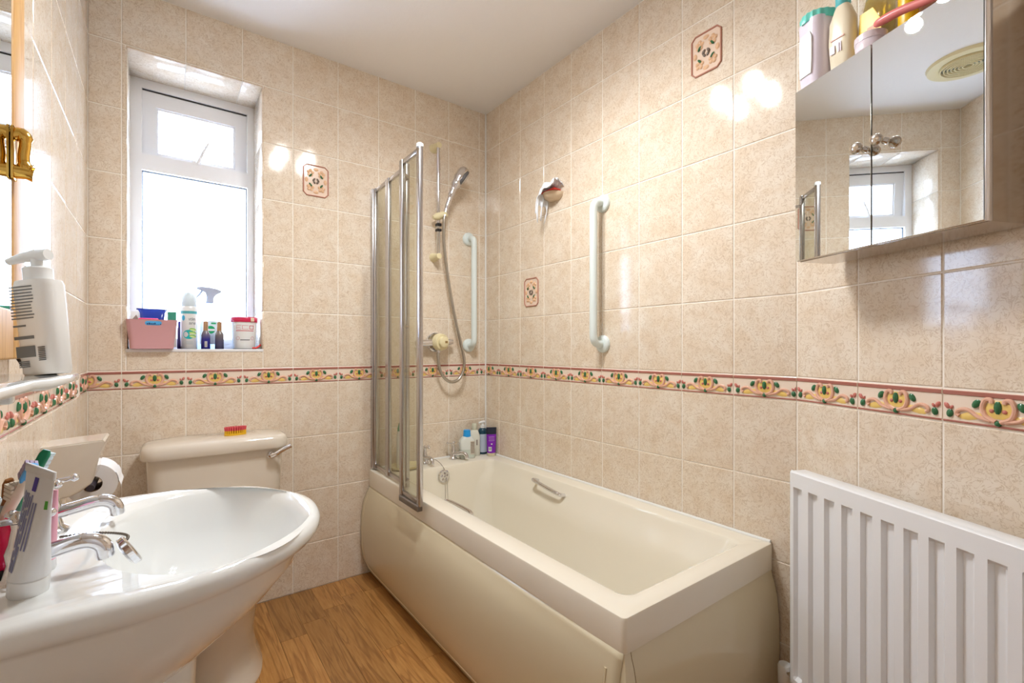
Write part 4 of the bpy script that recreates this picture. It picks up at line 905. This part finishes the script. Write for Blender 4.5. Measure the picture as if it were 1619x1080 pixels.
rbody('bottle_body', [(0, .058, .036, .014), (.004, .064, .04, .016), (.11, .064, .04, .016), (.14, .04, .03, .012), (.146, .024, .024, .011)], mat('milky_plastic', (230, 230, 216), .3), b2); lathe('cap', [(.014, .144), (.015, .148), (.015, .176), (.012, .18)], mat('pale_olive_cap', (206, 206, 184), .3), b2, 20); box('printed_mark', (.004, -.0212, .06), (.012, -.0195, .09), GP, b2)
b3 = thing('dark_pump_bottle', 'dark teal pump bottle with pale label in the bath corner', 'bottle', (1.480, BD-.042, BZ), -.15)
lathe('bottle_body', [(.024, 0), (.026, .003), (.026, .13), (.022, .142), (.014, .148)], mat('dark_teal_bottle', (20, 66, 84), .2), b3, 24); cylpatch('label', .0265, -1.0, .9, .012, .115, mat('pale_blue_label', (196, 208, 224), .4), b3)
lathe('pump_collar', [(.014, .146), (.014, .164), (.006, .166), (.006, .178)], WHITEP, b3, 18); tube('pump_nozzle', [(.012, 0, .182), (-.006, -.002, .182), (-.026, -.006, .178)], [.007, .0075, .005], WHITEP, b3, 10)
b4 = thing('hair_tube', 'purple hair treatment tube with black crimped end standing in the bath corner', 'tube', (1.490, BD-.118, BZ), -.5)
rbody('cap', [(0, .044, .034, .014), (.018, .046, .036, .015)], mat('clear_beige_cap', (216, 206, 176), .2), b4)
def htr(z): k = (z-.018)/.142; return (.048+.010*k, .038*(1-k)+.003)
loft('tube_body', [[(htr(z)[0]/2*math.cos(a), htr(z)[1]/2*math.sin(a), z) for a in [2*PI*i/32 for i in range(32)]] for z in (.018, .04, .07, .1, .122)], mat('purple_plastic', (126, 30, 176), .25), b4)
loft('black_end', [[(htr(z)[0]/2*math.cos(a)*1.002, htr(z)[1]/2*math.sin(a)*1.002, z) for a in [2*PI*i/32 for i in range(32)]] for z in (.121, .14, .16)], mat('black_blue_plastic', (26, 34, 52), .25), b4)
boxes('printed_lines', [((-.016, -.0185+.0105*(.085+.007*i-.018)/.142, .085+.007*i), (.016, -.0172+.0135*(.085+.007*i-.018)/.142, .088+.007*i)) for i in range(4)], mat('lilac_print', (190, 120, 220), .4), b4)
box('barcode_label', (-.018, -.0190, .028), (.0, -.0165, .052), WHITEP, b4); boxes('barcode', [((-.016+.0026*i, -.0194, .034), (-.0146+.0026*i, -.0188, .049)) for i in range(6)], MATS['dark_grey_print'], b4); box('white_mark', (-.004, -.0182, .065), (.004, -.015, .071), WHITEP, b4)
ds = thing('soap_tray', 'cream oval soap tray on the bath ledge behind the glass screen', 'soap dish', (.985, BD-.095, BZ))
lathe('tray', [(.05, 0), (.075, .004), (.088, .018), (.084, .018), (.07, .008), (.002, .006)], CREAMP, ds, 32); ds.scale = (1, .78, 1)
b5 = thing('shower_gel_bottle', 'white shower gel bottle with green pointed cap behind the glass screen', 'bottle', (.962, BD-.098, BZ+.0065), .1)
rbody('bottle_body', [(0, .046, .03, .013), (.005, .054, .034, .015), (.08, .058, .036, .016), (.16, .056, .034, .015), (.186, .046, .03, .013)], mat('white_bottle'), b5); rbody('cap', [(.185, .046, .03, .013), (.2, .045, .029, .013), (.218, .034, .024, .011), (.226, .02, .016, .007, -.006, 0)], G_ if False else mat('leaf_green_cap', (38, 150, 100), .3), b5)
boxes('printed_lines', [((-.016, -.0188, .08+.012*i), (.016, -.0176, .084+.012*i)) for i in range(5)], GP, b5)
